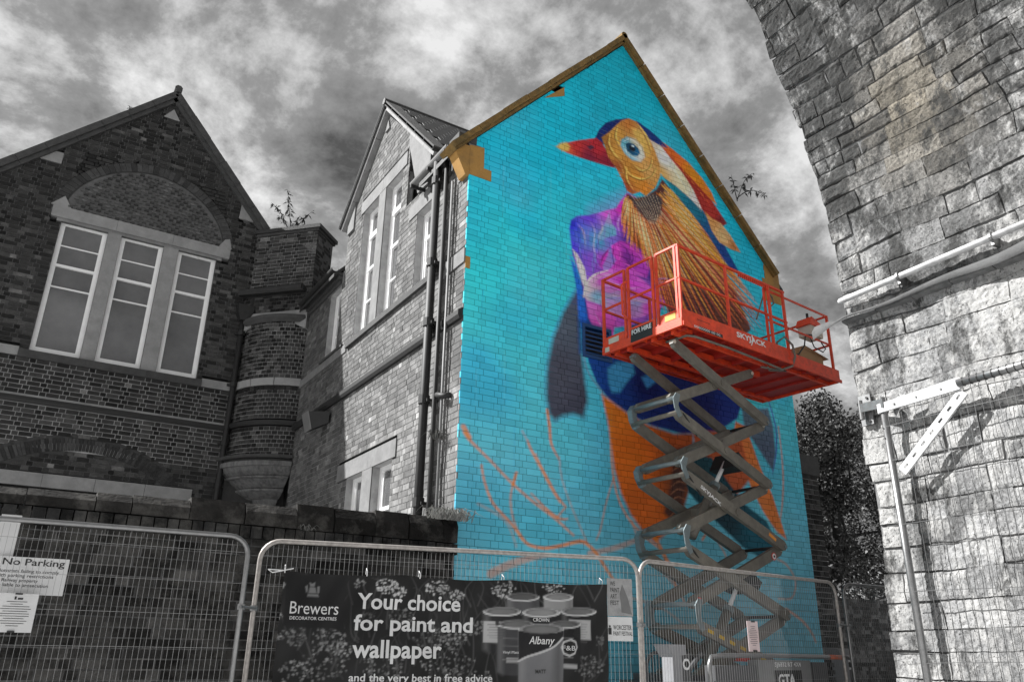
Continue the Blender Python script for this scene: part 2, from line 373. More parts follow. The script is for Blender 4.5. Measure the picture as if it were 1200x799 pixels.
# ------------------------------------------------------------------ paint on the gable wall
YM = 8.70                                    # plane of the painted gable
def s2l(c): 
    return tuple((x/255/12.92 if x/255 <= .04045 else ((x/255+.055)/1.055)**2.4) for x in c)
class Canvas:
    def __init__(s, uv, base): s.p = uv; s.c = base; s.k = 1.0
    def W(s, pts): return np.array([(lambda q: (q[0], q[2]))(at_y(x, y, YM)) for x, y in pts])
    def poly(s, pts, cols, soft=.018, alpha=1., raw=False):
        P = np.array(pts, float) if raw else s.W(pts); lo = P.min(0)-soft*2; hi = P.max(0)+soft*2
        idx = np.nonzero((s.p[:, 0] > lo[0]) & (s.p[:, 0] < hi[0]) & (s.p[:, 1] > lo[1]) & (s.p[:, 1] < hi[1]))[0]
        if not len(idx): return
        q = s.p[idx]; ins = np.zeros(len(q), bool); dist = np.full(len(q), 1e9)
        for i in range(len(P)):
            a, b = P[i], P[(i+1) % len(P)]
            if a[1] != b[1]:
                cond = ((a[1] <= q[:, 1]) & (q[:, 1] < b[1])) | ((b[1] <= q[:, 1]) & (q[:, 1] < a[1]))
                ins ^= cond & (q[:, 0] < a[0]+(b[0]-a[0])*(q[:, 1]-a[1])/(b[1]-a[1]))
            d = b-a; t = np.clip(((q-a)@d)/max(d@d, 1e-12), 0, 1); dist = np.minimum(dist, np.linalg.norm(q-a-t[:, None]*d, axis=1))
        sd_ = np.where(ins, dist, -dist); al = np.clip(.5+sd_/(2*soft), 0, 1)*alpha
        if isinstance(cols[0], (int, float)): C = np.array(s2l(cols))[None]
        else:                                   # colours sprayed from several spots
            pw = np.zeros(len(q)); C = np.zeros((len(q), 3))
            for x, y, c in cols:
                w_ = s.W([(x, y)])[0] if not raw else np.array((x, y)); d2 = ((q-w_)**2).sum(1)+.004; w = 1/d2**1.4; pw += w; C += w[:, None]*np.array(s2l(c))
            C /= pw[:, None]
        s.c[idx] = s.c[idx]*(1-al[:, None])+C*al[:, None]
    def stroke(s, pts, w, col, alpha=1., soft=.012, raw=False, smooth=True):
        P = np.array(pts, float) if raw else s.W(pts)
        n = len(P); ws = np.interp(np.linspace(0, 1, n), np.linspace(0, 1, len(w)), w) if isinstance(w, (list, tuple)) else np.full(n, w)
        if smooth and n > 2:                   # Catmull-Rom
            Q = []; Wd = []
            for i in range(n-1):
                p0, p1, p2, p3 = P[max(i-1, 0)], P[i], P[i+1], P[min(i+2, n-1)]
                for t in np.linspace(0, 1, 6)[:-1]:
                    Q.append(.5*((2*p1)+(-p0+p2)*t+(2*p0-5*p1+4*p2-p3)*t*t+(-p0+3*p1-3*p2+p3)*t**3)); Wd.append(ws[i]+(ws[i+1]-ws[i])*t)
            Q.append(P[-1]); Wd.append(ws[-1]); P = np.array(Q); ws = np.array(Wd)
        if not raw: ws = ws*.0098
        mw = ws.max()/2+soft*2; lo = P.min(0)-mw; hi = P.max(0)+mw
        idx = np.nonzero((s.p[:, 0] > lo[0]) & (s.p[:, 0] < hi[0]) & (s.p[:, 1] > lo[1]) & (s.p[:, 1] < hi[1]))[0]
        if not len(idx): return
        q = s.p[idx]; al = np.zeros(len(q))
        for i in range(len(P)-1):
            a, b = P[i], P[i+1]; d = b-a; t = np.clip(((q-a)@d)/max(d@d, 1e-12), 0, 1)
            ds = np.linalg.norm(q-a-t[:, None]*d, axis=1); r = (ws[i]+(ws[i+1]-ws[i])*t)/2
            al = np.maximum(al, np.clip(.5+(r-ds)/(2*soft), 0, 1)*np.clip(r/soft*1.5, 0, 1))
        al *= alpha; s.c[idx] = s.c[idx]*(1-al[:, None])+np.array(s2l(col))*al[:, None]
def dist_seg(p, a, b):
    d = b-a; t = np.clip(((p-a)@d)/(d@d), 0, 1); return np.linalg.norm(p-a-t[:, None]*d, axis=1)

def paint_mural(uv):
    """uv: points (x, z) on the wall -> linear colours of the mural"""
    z = uv[:, 1]; n = len(uv)
    stops = [0, 2.2, 4.0, 6.2, 8.5, 12]; cs = np.array([s2l(c) for c in [(108, 178, 186), (106, 186, 196), (80, 194, 212), (42, 202, 226), (8, 186, 204), (0, 165, 178)]])
    base = np.stack([np.interp(z, stops, cs[:, i]) for i in range(3)], 1)
    rg = np.random.RandomState(5)
    pat = sum(np.sin(uv[:, 0]*a+b)*np.sin(uv[:, 1]*c+d) for a, b, c, d in [(1.1, .3, .9, 1), (2.3, 1.2, 1.9, .4), (3.9, 2, 3.1, 2.2)])/3
    base *= (1+.10*pat)[:, None]
    cv = Canvas(uv, base); P, S = cv.poly, cv.stroke
    rp = random.Random(44)
    for i in range(170):                                   # uneven coverage, overspray and thin runs
        x, z_ = rp.uniform(4.6, 11.2), rp.uniform(.3, 10); r = rp.uniform(.12, .5); c_ = rp.choice([(60, 200, 215), (20, 150, 175), (110, 195, 205), (0, 140, 165)])
        P([(x+r*math.cos(a)*1.3, z_+r*math.sin(a)) for a in np.linspace(0, 6.28, 9)[:-1]], c_, soft=r*.8, alpha=.16, raw=True)
    for i in range(70):
        x, z_ = rp.uniform(4.6, 11.2), rp.uniform(1, 9.5); S([(x, z_), (x+rp.uniform(-.01, .01), z_-rp.uniform(.2, 1.2))], [.016, .008], rp.choice([(30, 150, 170), (120, 205, 215)]), alpha=.3, soft=.01, raw=True)
    # sprayed glow round the bird
    P([(655, 235), (735, 215), (760, 300), (700, 330), (660, 300)], (60, 200, 225), soft=.5, alpha=.35)
    P([(695, 250), (735, 228), (745, 262), (700, 268)], (150, 90, 200), soft=.22, alpha=.55)
    # near wing, grey
    P([(686, 316), (676, 338), (660, 365), (648, 395), (641, 430), (640, 462), (643, 484), (650, 493), (660, 487), (672, 485), (684, 489), (689, 470), (685, 440), (681, 405), (680, 370), (692, 335)],
      [(665, 380, (74, 90, 100)), (660, 440, (66, 74, 84)), (675, 470, (60, 66, 78)), (685, 330, (76, 82, 120))], soft=.05)
    for i in range(7): S([(650, 440+i*6), (665, 439+i*6), (680, 443+i*6)], [1.5, 2.2, 1], (104, 118, 126), alpha=.35, soft=.03)
    # far wing, grey
    P([(868, 470), (880, 480), (900, 478), (906, 500), (909, 530), (906, 552), (898, 540), (885, 520), (872, 500)], [(885, 490, (84, 112, 124)), (900, 530, (72, 92, 110))], soft=.03)
    S([(898, 462), (905, 484), (910, 508), (909, 535), (905, 556)], [2, 3, 3, 1], (62, 52, 165), alpha=.9)
    # body: deep blue
    P([(680, 345), (684, 395), (690, 425), (700, 450), (714, 468), (738, 485), (765, 499), (800, 508), (840, 506), (864, 490), (870, 470), (858, 445), (830, 425), (790, 402), (750, 388), (722, 372), (700, 350)],
      [(690, 380, (18, 78, 150)), (700, 430, (14, 70, 145)), (725, 470, (14, 52, 120)), (760, 450, (10, 22, 84)), (820, 470, (12, 26, 92)), (860, 480, (20, 50, 130)), (790, 490, (12, 40, 110))])
    P([(712, 432), (722, 424), (741, 424), (744, 437), (736, 446), (726, 460), (717, 460), (713, 448)], (58, 150, 190), soft=.03)
    P([(752, 442), (766, 436), (768, 448), (758, 455)], (50, 130, 180), soft=.03)
    S([(683, 400), (687, 430), (700, 452), (716, 470), (745, 490)], 3, (112, 130, 150), alpha=.75, soft=.02)
    # blue-green patches of the near shoulder
    P([(708, 400), (716, 380), (733, 372), (752, 372), (765, 380), (760, 396), (735, 402), (715, 420)], [(720, 395, (64, 190, 225)), (750, 380, (16, 90, 130))], soft=.03)
    # purple petals
    P([(667, 268), (669, 258), (676, 253), (690, 252), (703, 249), (713, 246), (722, 244), (727, 236), (735, 226), (746, 232), (760, 262), (768, 305), (780, 345), (772, 372), (745, 380), (720, 384), (715, 415), (705, 402), (697, 388), (690, 372), (686, 348), (680, 322), (671, 300)],
      [(671, 265, (36, 40, 190)), (677, 275, (60, 90, 225)), (672, 290, (70, 60, 200)), (688, 280, (80, 140, 240)), (700, 283, (60, 170, 245)), (715, 268, (130, 130, 235)), (713, 252, (205, 90, 200)), (730, 246, (222, 40, 180)), (724, 262, (130, 40, 170)), (735, 280, (84, 38, 150)),
       (740, 262, (100, 36, 150)), (705, 305, (170, 60, 190)), (695, 305, (130, 80, 215)), (760, 320, (90, 50, 150)), (750, 300, (90, 40, 140)), (690, 255, (100, 60, 210)), (700, 395, (215, 90, 190)), (712, 405, (190, 80, 180))])
    P([(671, 292), (677, 298), (685, 314), (688, 330), (687, 342), (682, 330), (677, 312)], (225, 225, 235), soft=.015)
    P([(668, 300), (676, 314), (683, 338), (688, 372), (684, 392), (678, 372), (676, 340)], (30, 110, 215), soft=.02)
    P([(709, 262), (714, 248), (717, 262), (722, 268), (722, 276), (712, 278), (702, 283), (700, 276)], [(714, 255, (170, 150, 240)), (716, 272, (100, 180, 245))], soft=.015)
    P([(702, 312), (706, 300), (716, 288), (727, 282), (742, 286), (754, 298), (762, 312), (758, 326), (735, 322), (715, 322)], [(705, 308, (200, 60, 190)), (720, 295, (215, 70, 195)), (735, 300, (120, 40, 150)), (750, 310, (170, 60, 180)), (742, 292, (190, 60, 180))], soft=.015)
    P([(715, 286), (718, 298), (722, 305), (716, 314), (709, 322), (706, 312), (712, 300)], (150, 130, 235), soft=.02)
    for a in ([(720, 286), (718, 300), (721, 316)], [(724, 284), (734, 292), (738, 304), (732, 314)], [(730, 282), (744, 292), (752, 306)], [(726, 300), (734, 304), (744, 316)], [(735, 312), (742, 304), (740, 296)], [(703, 312), (707, 300), (716, 290)]):
        S(a, [1, 2.2, 1], (62, 22, 100), alpha=.8)
    for a in ([(722, 288), (727, 297), (725, 306)], [(740, 290), (750, 300), (758, 314)], [(728, 306), (738, 312), (750, 322)]): S(a, [.8, 2, .8], (240, 110, 215), alpha=.75)
    # big pale pink petal
    P([(684, 346), (685, 336), (690, 326), (699, 320), (712, 317), (722, 314), (736, 315), (750, 320), (764, 330), (782, 344), (784, 352), (770, 364), (752, 372), (735, 374), (718, 368), (704, 357), (688, 352)],
      [(686, 338, (226, 214, 240)), (694, 326, (214, 170, 232)), (705, 330, (225, 90, 205)), (730, 330, (226, 50, 195)), (745, 340, (225, 70, 200)), (720, 350, (190, 140, 235)), (745, 358, (170, 150, 240)), (760, 362, (210, 90, 205)), (700, 348, (130, 190, 240)), (778, 350, (200, 80, 190))], soft=.016)
    P([(686, 345), (700, 342), (720, 344), (745, 350), (765, 350), (750, 358), (725, 354), (700, 352)], (112, 178, 240), soft=.05, alpha=.55)
    P([(687, 353), (700, 357), (712, 364), (722, 374), (716, 384), (718, 420), (708, 412), (699, 392), (692, 372)], [(692, 362, (226, 120, 205)), (704, 375, (226, 84, 190)), (712, 400, (200, 74, 180))], soft=.016)
    S([(684, 348), (686, 336), (695, 323), (712, 317)], [2, 3, 1.5], (240, 235, 245), alpha=.8)
    P([(745, 322), (760, 326), (775, 336), (790, 350), (786, 356), (772, 342), (755, 330)], (60, 60, 160), soft=.03, alpha=.8)
    # mane fan
    fan = [(734, 227), (745, 232), (757, 230), (769, 222), (776, 210), (788, 224), (801, 241), (815, 259), (828, 280), (840, 300), (851, 322), (862, 345), (872, 366), (880, 386), (870, 396), (840, 396), (805, 390), (784, 366), (774, 342), (767, 318), (758, 298), (748, 290), (741, 282), (736, 270), (736, 256), (733, 240)]
    P(fan, [(745, 245, (84, 50, 36)), (800, 300, (74, 40, 40)), (855, 370, (92, 54, 40)), (740, 280, (120, 66, 30)), (800, 370, (62, 40, 46)), (770, 290, (44, 28, 50)), (820, 275, (96, 44, 40))], soft=.02)
    rg = random.Random(3)
    tips = [(729, 246), (728, 258), (728, 268), (731, 279), (737, 288), (745, 296), (754, 305), (763, 318), (769, 335), (772, 350), (779, 366), (790, 378), (806, 392), (825, 396), (845, 396), (866, 394), (884, 392), (897, 390), (893, 374), (884, 352), (874, 336), (864, 318), (853, 300), (842, 284)]
    srt = [(734, 229), (741, 236), (752, 240), (764, 234), (777, 212)]
    def along(L, t): 
        x = t*(len(L)-1); i = min(int(x), len(L)-2); f_ = x-i; return (L[i][0]+(L[i+1][0]-L[i][0])*f_, L[i][1]+(L[i+1][1]-L[i][1])*f_)
    for lay_ in range(4):
        cnt = (64, 60, 46, 40)[lay_]
        for i in range(cnt):
            t = (i+rg.random()*.9)/cnt; a = along(srt, t); b = along(tips, t); q0 = (0, .18, .1, 0)[lay_]+rg.random()*.15; q1 = (1.0, .97, .92, .72)[lay_]-rg.random()*.10
            if lay_ in (0, 2): q1 += .07
            p0 = (a[0]+(b[0]-a[0])*q0, a[1]+(b[1]-a[1])*q0); p1 = (a[0]+(b[0]-a[0])*q1, a[1]+(b[1]-a[1])*q1)
            bend = (rg.random()-.5)*4; mid = ((p0[0]+p1[0])/2+bend, (p0[1]+p1[1])/2+bend*.4)
            left = t < .3
            cc = [((224, 138, 44), (206, 116, 36), (236, 164, 66)) if left else ((166, 80, 52), (140, 66, 50), (196, 100, 44)), ((34, 18, 34), (50, 26, 30), (40, 30, 44)), ((236, 140, 60), (222, 118, 70), (244, 164, 60)), ((246, 214, 150), (238, 190, 116), (250, 226, 170))][lay_]
            if t > .8 and lay_ in (0, 2): cc = ((232, 146, 30), (220, 126, 36), (240, 168, 60))
            wd = (4.2, 1.9, 3.2, 1.7)[lay_]*(1.0+.9*t if lay_ in (0, 2) else 1+.5*t)
            S([p0, mid, p1], [wd*.35, wd, wd*.9, .2], cc[rg.randrange(3)], alpha=.92, soft=.009)
    # grid-like bib
    P([(737, 228), (746, 236), (757, 232), (765, 226), (776, 232), (775, 250), (768, 262), (758, 258), (747, 247)], (58, 60, 62), soft=.03, alpha=.9)
    for i in range(9):
        S([(740+i*3.6, 229+(i > 3)*0), (752+i*2.8, 246), (762+i*1.6, 262)], .9, (214, 200, 160), alpha=.8, soft=.006)
    # teal and navy band below the crest, then crest stripes
    P([(776, 206), (790, 214), (806, 226), (822, 244), (832, 262), (846, 282), (858, 304), (868, 322), (858, 318), (845, 300), (830, 276), (810, 250), (792, 228)], [(790, 218, (10, 128, 140)), (815, 242, (8, 110, 130)), (850, 298, (10, 60, 130)), (835, 275, (12, 80, 130))], soft=.016)
    P([(758, 158), (766, 163), (775, 172), (790, 186), (804, 202), (816, 222), (828, 246), (822, 246), (808, 232), (792, 218), (778, 208), (771, 200), (767, 180)], [(765, 165, (214, 200, 170)), (778, 185, (230, 224, 208)), (800, 212, (224, 206, 160)), (775, 203, (205, 170, 90)), (820, 238, (226, 220, 205))], soft=.014)
    P([(772, 168), (784, 178), (800, 192), (814, 208), (828, 226), (840, 244), (852, 262), (846, 266), (830, 258), (822, 244), (812, 222), (800, 203), (786, 186)], [(780, 176, (176, 56, 34)), (805, 205, (150, 40, 30)), (835, 248, (160, 44, 34)), (846, 262, (120, 30, 34))], soft=.014)
    P([(774, 165), (788, 175), (806, 190), (822, 208), (834, 226), (840, 241), (830, 231), (812, 211), (796, 194), (782, 180)], [(790, 180, (206, 100, 30)), (815, 205, (226, 136, 24)), (832, 230, (222, 120, 30))], soft=.012)
    P([(826, 248), (834, 256), (845, 262), (856, 276), (868, 296), (856, 292), (843, 284), (834, 270)], [(832, 256, (200, 150, 80)), (850, 275, (214, 184, 120)), (862, 290, (180, 120, 60))], soft=.012)
    for i in range(5): S([(830+i*3, 256+i*1.5), (842+i*3, 268+i*2), (862, 291)], .9, (150, 100, 50), alpha=.7, soft=.006)
    # head: navy cap, beak, face
    P([(697, 163), (702, 152), (710, 144), (722, 140), (735, 139), (748, 143), (762, 153), (774, 164), (783, 174), (772, 170), (755, 160), (735, 152), (715, 162), (704, 172)], [(710, 150, (8, 34, 96)), (765, 160, (12, 48, 110))], soft=.012)
    P([(653, 172), (662, 168), (676, 165), (690, 163), (699, 162), (705, 167), (712, 178), (718, 188), (721, 197), (712, 195), (696, 190), (680, 185), (664, 179)], [(675, 170, (176, 44, 44)), (700, 172, (166, 34, 44)), (690, 184, (110, 24, 50)), (712, 190, (120, 24, 44)), (665, 175, (190, 80, 50))], soft=.012)
    P([(652, 172), (657, 168), (664, 167), (668, 172), (666, 177), (659, 177)], (196, 172, 84), soft=.02)
    P([(688, 172), (693, 170), (697, 173), (692, 176)], (70, 40, 60), soft=.01); S([(672, 178), (690, 182), (716, 194)], 1.2, (84, 16, 40), alpha=.8)
    P([(705, 161), (714, 155), (722, 147), (729, 141), (737, 139), (746, 143), (754, 153), (762, 165), (768, 178), (773, 192), (774, 206), (768, 220), (757, 230), (750, 225), (741, 228), (735, 224), (730, 212), (723, 199), (713, 184)],
      [(712, 165, (150, 104, 40)), (722, 160, (196, 152, 62)), (738, 146, (176, 112, 44)), (750, 160, (206, 170, 90)), (762, 180, (190, 140, 60)), (760, 200, (204, 166, 90)), (735, 200, (188, 140, 50)), (725, 195, (150, 76, 36)), (757, 222, (200, 130, 34)), (735, 218, (160, 74, 34)), (722, 180, (196, 150, 60)), (745, 210, (196, 138, 44))], soft=.012)
    P([(740, 150), (750, 153), (758, 165), (763, 182), (758, 186), (752, 172), (744, 160)], (214, 178, 84), soft=.03, alpha=.8)
    for a in ([(715, 157), (714, 168), (720, 180), (730, 190)], [(724, 148), (722, 160), (727, 172)], [(731, 192), (738, 204), (752, 210), (764, 206), (770, 196)], [(734, 196), (735, 210), (742, 222)], [(742, 192), (752, 200), (762, 196), (765, 184)], [(748, 146), (758, 160), (764, 178)]):
        S(a, [1, 3.4, 1], (240, 208, 104), alpha=.85, soft=.012)
        S([(x-1.6, y+1.2) for x, y in a], [.8, 2.0, .8], (84, 46, 20), alpha=.8, soft=.009)
    P([(728, 164), (735, 160), (745, 163), (753, 172), (756, 184), (751, 190), (741, 188), (732, 180), (727, 171)], [(730, 165, (90, 170, 180)), (752, 186, (200, 210, 190)), (740, 184, (120, 190, 200)), (748, 168, (190, 190, 150))], soft=.02)
    S([(731, 166), (737, 163), (744, 166), (750, 173), (752, 182)], [1, 2, 1], (226, 232, 220), alpha=.8); S([(731, 172), (736, 180), (744, 185), (751, 185)], [1, 2.4, 1], (210, 226, 220), alpha=.75)
    P([(733, 169), (737, 167), (743, 169), (748, 174), (750, 180), (747, 183), (741, 182), (735, 177)], [(738, 172, (6, 60, 84)), (745, 178, (10, 110, 150)), (742, 175, (4, 40, 60))], soft=.008)
    P([(737, 171), (742, 171), (745, 176), (742, 178), (738, 175)], (3, 20, 34), soft=.008); P([(740, 170), (743, 171), (743, 173), (740, 172)], (190, 225, 235), soft=.006)
    # fine feathering on the head, the breast petals and the crest
    for i in range(46):
        t = rg.random(); x, y = 712+rg.random()*56, 146+rg.random()*78
        if ((x-741)/29)**2+((y-184)/40)**2 < .92 and ((x-742)/14)**2+((y-175)/12)**2 > 1: S([(x, y), (x+rg.uniform(1, 3), y+rg.uniform(4, 7)), (x+rg.uniform(2, 6), y+rg.uniform(8, 13))], [.4, 1.2, .3], rg.choice([(120, 74, 30), (222, 186, 110), (96, 60, 30)]), alpha=.5, soft=.006)
    for i in range(30):
        x, y = 672+rg.random()*46, 262+rg.random()*44; S([(x, y), (x+rg.uniform(-4, 6), y+12), (x+rg.uniform(-4, 12), y+24)], [.5, 2.2, .4], rg.choice([(90, 180, 250), (60, 60, 200), (160, 90, 220), (120, 140, 250)]), alpha=.4, soft=.014)
    for i in range(26):
        x, y = 694+rg.random()*74, 326+rg.random()*34; S([(x, y), (x+9, y+rg.uniform(-3, 1)), (x+20, y+rg.uniform(-2, 4))], [.4, 2, .4], rg.choice([(250, 150, 225), (190, 60, 190), (150, 170, 250), (225, 60, 200)]), alpha=.45, soft=.012)
    for i in range(16):
        f_ = i/15; S([(762+f_*50, 164+f_*56), (774+f_*44, 178+f_*60), (786+f_*36, 194+f_*56)], [.4, 1.3, .3], rg.choice([(250, 240, 220), (190, 150, 90), (226, 206, 160)]), alpha=.55, soft=.006)
        S([(776+f_*52, 170+f_*64), (788+f_*46, 182+f_*62)], [1.4, .3], rg.choice([(226, 110, 50), (110, 26, 22), (240, 160, 50)]), alpha=.6, soft=.006)
    for pts in ([(676, 262), (684, 272), (686, 292)], [(690, 258), (697, 270), (696, 292), (704, 306)], [(704, 256), (706, 268), (700, 280)], [(728, 250), (724, 262), (727, 276)], [(690, 334), (700, 326), (718, 322), (740, 326)], [(690, 344), (704, 336), (726, 334), (750, 342)], [(700, 352), (720, 346), (745, 352), (768, 356)], [(696, 366), (704, 380), (710, 396)], [(712, 330), (730, 338), (752, 346)]):
        S(pts, [.5, 3.2, .5], (236, 214, 250), alpha=.5, soft=.02); S([(x+3, y+3) for x, y in pts], [.4, 1.8, .4], (110, 30, 140), alpha=.45, soft=.014)
    # orange belly, tail and dark stripes
    P([(705, 462), (716, 470), (735, 484), (760, 498), (790, 508), (812, 508), (812, 560), (800, 600), (786, 620), (768, 636), (752, 620), (740, 604), (728, 578), (720, 548), (716, 520), (712, 492)], [(720, 480, (226, 116, 30)), (745, 540, (214, 106, 20)), (770, 600, (206, 104, 28)), (800, 520, (160, 76, 24)), (795, 580, (120, 64, 30))], soft=.03)
    P([(862, 494), (874, 500), (890, 545), (905, 580), (922, 632), (910, 622), (895, 600), (880, 570), (866, 535), (858, 520)], (226, 120, 50), soft=.02)
    P([(812, 505), (866, 505), (880, 560), (860, 585), (830, 545), (815, 530)], (170, 84, 40), soft=.03)
    P([(812, 530), (834, 536), (850, 560), (872, 590), (898, 610), (914, 642), (902, 660), (870, 640), (832, 604), (808, 578), (800, 560)], [(830, 560, (8, 66, 74)), (890, 630, (6, 90, 104)), (850, 600, (6, 50, 60))], soft=.02)
    P([(790, 525), (812, 525), (806, 560), (800, 590), (788, 612), (778, 600), (786, 570)], (74, 46, 36), soft=.04)
    for i in range(9): S([(784+i*.6, 606-i*9), (792+i*.8, 600-i*9), (803+i*.5, 603-i*9)], [1, 2, .8], (170, 120, 80), alpha=.75, soft=.01)
    O = (226, 134, 44)
    for pts, w, al in [([(545, 506), (552, 517), (575, 540), (600, 566), (625, 588), (650, 607), (672, 627)], [8, 5, 4, 4, 4, 4, 3], .8), ([(543, 500), (550, 512)], [10, 9], .75), ([(564, 545), (568, 565), (578, 590), (598, 612), (610, 628), (620, 638), (638, 642), (658, 639), (680, 634), (690, 639), (700, 650), (714, 672), (730, 694)], [3, 4, 4.5, 5, 6, 6, 5], .9),
                       ([(605, 554), (601, 568)], [5, 5], .95), ([(601, 568), (598, 585), (602, 610), (612, 632)], 3, .7), ([(618, 516), (622, 526), (638, 555), (652, 580), (663, 594)], [2, 5, 6, 5, 3], .85), ([(612, 505), (620, 520)], 3, .4), ([(628, 532), (642, 565), (656, 588)], 3, .55),
                       ([(655, 535), (658, 560), (668, 590), (680, 618), (688, 636)], 1.6, .85), ([(641, 480), (644, 500), (646, 520), (655, 538)], [5, 6, 5, 2], .9), ([(622, 578), (640, 596), (655, 607), (665, 608)], [2, 4, 4, 2], .9), ([(653, 606), (661, 596)], 3, .7), ([(717, 480), (716, 530), (722, 575), (735, 605), (755, 628), (775, 645), (790, 668)], [3, 4, 4, 3], .8),
                       ([(719, 560), (710, 590), (704, 618), (699, 632)], 3, .55), ([(690, 648), (720, 642), (760, 628), (800, 620)], [8, 10, 8, 4], .45), ([(768, 630), (778, 650), (790, 680), (802, 705)], [8, 8, 6, 3], .8), ([(740, 610), (752, 640), (775, 668), (795, 690)], [3, 4, 3], .6), ([(912, 500), (917, 545), (917, 585), (912, 625)], [3, 4, 4, 2], .75),
                       ([(911, 655), (922, 662), (932, 680), (928, 700), (912, 701)], [3, 3, 3, 2], .7), ([(921, 713), (940, 727), (951, 741), (956, 752)], [4, 4, 3], .8), ([(823, 632), (830, 624), (840, 633), (849, 648), (853, 662)], [5, 4, 3, 2], .8), ([(575, 672), (600, 660), (628, 652), (645, 650)], [14, 12, 6], .5), ([(560, 590), (592, 610), (605, 640)], 4, .3), ([(740, 700), (775, 712), (800, 730)], 4, .35)]:
        S(pts, [q_*.8 for q_ in w] if isinstance(w, list) else w*.8, O, alpha=al*.92, soft=.016); S([(x+1.2, y-1) for x, y in pts], .9, (190, 96, 30), alpha=al*.5, soft=.008)
    # old vent, painted over in blue
    P([(676, 372), (716, 384), (716, 424), (678, 414)], (14, 60, 130), soft=.02, alpha=.6)
    cv.c = cv.c*np.array([1.5, 1.34, 1.5]); return np.minimum(cv.c, .9)

# ================================================================== the painted wing
XF = 4.587                                   # plane of the street side
XR = 11.24
house = thing('brick_house', 'tall brick building whose gable end is painted turquoise with a colourful duck', 'building', (XF+3, YM+4, 0))
def ey(z): return z+EYE
mural = plane((0, YM, 0), (1, 0, 0), (0, -1, 0))             # u = x, v = z
apexX, apexZ = 7.72, ey(10.32)
gable = [(XF, 0), (XR, 0), (XR, ey(6.62)), (apexX, apexZ+.06), (XF, ey(7.0))]
def wq(*pts): return [(lambda q: (q[0], q[2]))(at_y(x, y, YM)) for x, y in pts]
def zr(p, q): return (p[1]+q[1])/2
C = .0895
def snap(v): return round(v/C)*C
# unpainted ochre stones let into the gable
a_ = wq((561, 166), (561, 180), (557, 178), (557, 190), (570, 196), (570, 212), (544, 203), (541, 300), (541, 314), (549, 303), (549, 316))
st_rects = [
    rect(XF, 4.82, snap(a_[3][1]), snap(a_[0][1])+.10), rect(XF, 4.96, snap(a_[5][1]), snap(a_[5][1])+2*C),
    rect(XF, 4.66, snap(a_[7][1])-2*C, snap(a_[7][1]))]
st_rects[0] = rect(XF, 4.83, st_rects[1][2][1], st_rects[1][2][1]+4*C)
k_ = wq((891, 297), (895, 322), (889, 322), (889, 335), (912, 335))
kn0, kn1 = snap(k_[2][1])-2*C, snap(k_[0][1])
st_rects += [rect(10.86, XR, kn0+2*C, kn1), rect(10.78, XR, kn0-3*C, kn0+2*C)]
b_ = wq((645, 95), (660, 104), (812, 172), (826, 186))
z1, z2 = snap(b_[0][1])-2*C, snap(b_[2][1])-2*C
st_rects += [rect(b_[0][0]-.12, b_[0][0]+.28, z1, z1+2*C), rect(b_[2][0]-.02, b_[2][0]+.4, z2, z2+2*C)]
def gable_clip(r):                            # keep the stone under the coping
    def lim(u): return min(ey(6.95)+(u-XF)*(apexZ-ey(6.95))/(apexX-XF), apexZ+(u-apexX)*(ey(6.62)-apexZ)/(XR-apexX))
    return [(u, min(v, lim(u))) for u, v in r]
# louvred vent in the gable
vt = wq((682, 376), (716, 385), (716, 424), (684, 416)); vent_r = rect(vt[0][0], vt[1][0], snap(vt[3][1]), snap(vt[0][1]))
mb_ = MB()
bricks, strips = lay(gable, st_rects+[vent_r], 0, apexZ, C, kind='flemish', seed=11, joint=.0075)
# brick faces are meshed finely enough to carry the picture
allp, meta = [], []
rg_ = random.Random(2)
for (a, b, c, d, va, vb, w) in bricks:
    nx = max(1, int(max(b-a, c-d)/.019+.5)) if va > .9 else 1; ny = 5 if va > .9 else 1
    pr = rg_.uniform(-.0015, .002); gr = []
    for j in range(ny+1):
        t = j/ny
        for i in range(nx+1):
            s_ = i/nx; u = (a+(d-a)*t)*(1-s_)+(b+(c-b)*t)*s_; gr.append((u, va+(vb-va)*t))
    meta.append((len(allp), nx, ny, pr, (a, b, c, d, va, vb))); allp += gr
nbr = len(allp); mpts, mq = [], []
for v0, v1, s in strips:
    n = max(1, int((s[2]-s[0])/.045)) if v0 > .9 else 1
    o = len(mpts)
    for j in (0, 1):
        l, r_ = (s[0], s[2]) if j == 0 else (s[1], s[3])
        for i in range(n+1): mpts.append((l+(r_-l)*i/n, v0 if j == 0 else v1))
    mq += [(o+i, o+i+1, o+n+1+i+1, o+n+1+i) for i in range(n)]
colall = paint_mural(np.array(allp+mpts))
cb, cm = colall[:nbr], colall[nbr:]*.5
wall = MB(); wall.add([mural(u, v, -.009) for u, v in mpts], mq); wall.c = [tuple(c) for c in cm]
reveal(wall, mural, vent_r[0][0], vent_r[1][0], vent_r[0][1], vent_r[2][1], .1); wall.c += [s2l((14, 60, 130))]*(len(wall.v)-len(wall.c))
gw = wall.build('gable_wall', PAINT, house)
items = []
rg_ = random.Random(4)
for k, (o, nx, ny, pr, q) in enumerate(meta):
    a, b, c, d, va, vb = q; ar = front_area([mural(a, va, 0), mural(b, va, 0), mural(c, vb, 0), mural(d, vb, 0)]); items.append((ar, k))
pick = set(k for _, k in sorted(items, reverse=True)[:300])
rest = MB(); restc = []
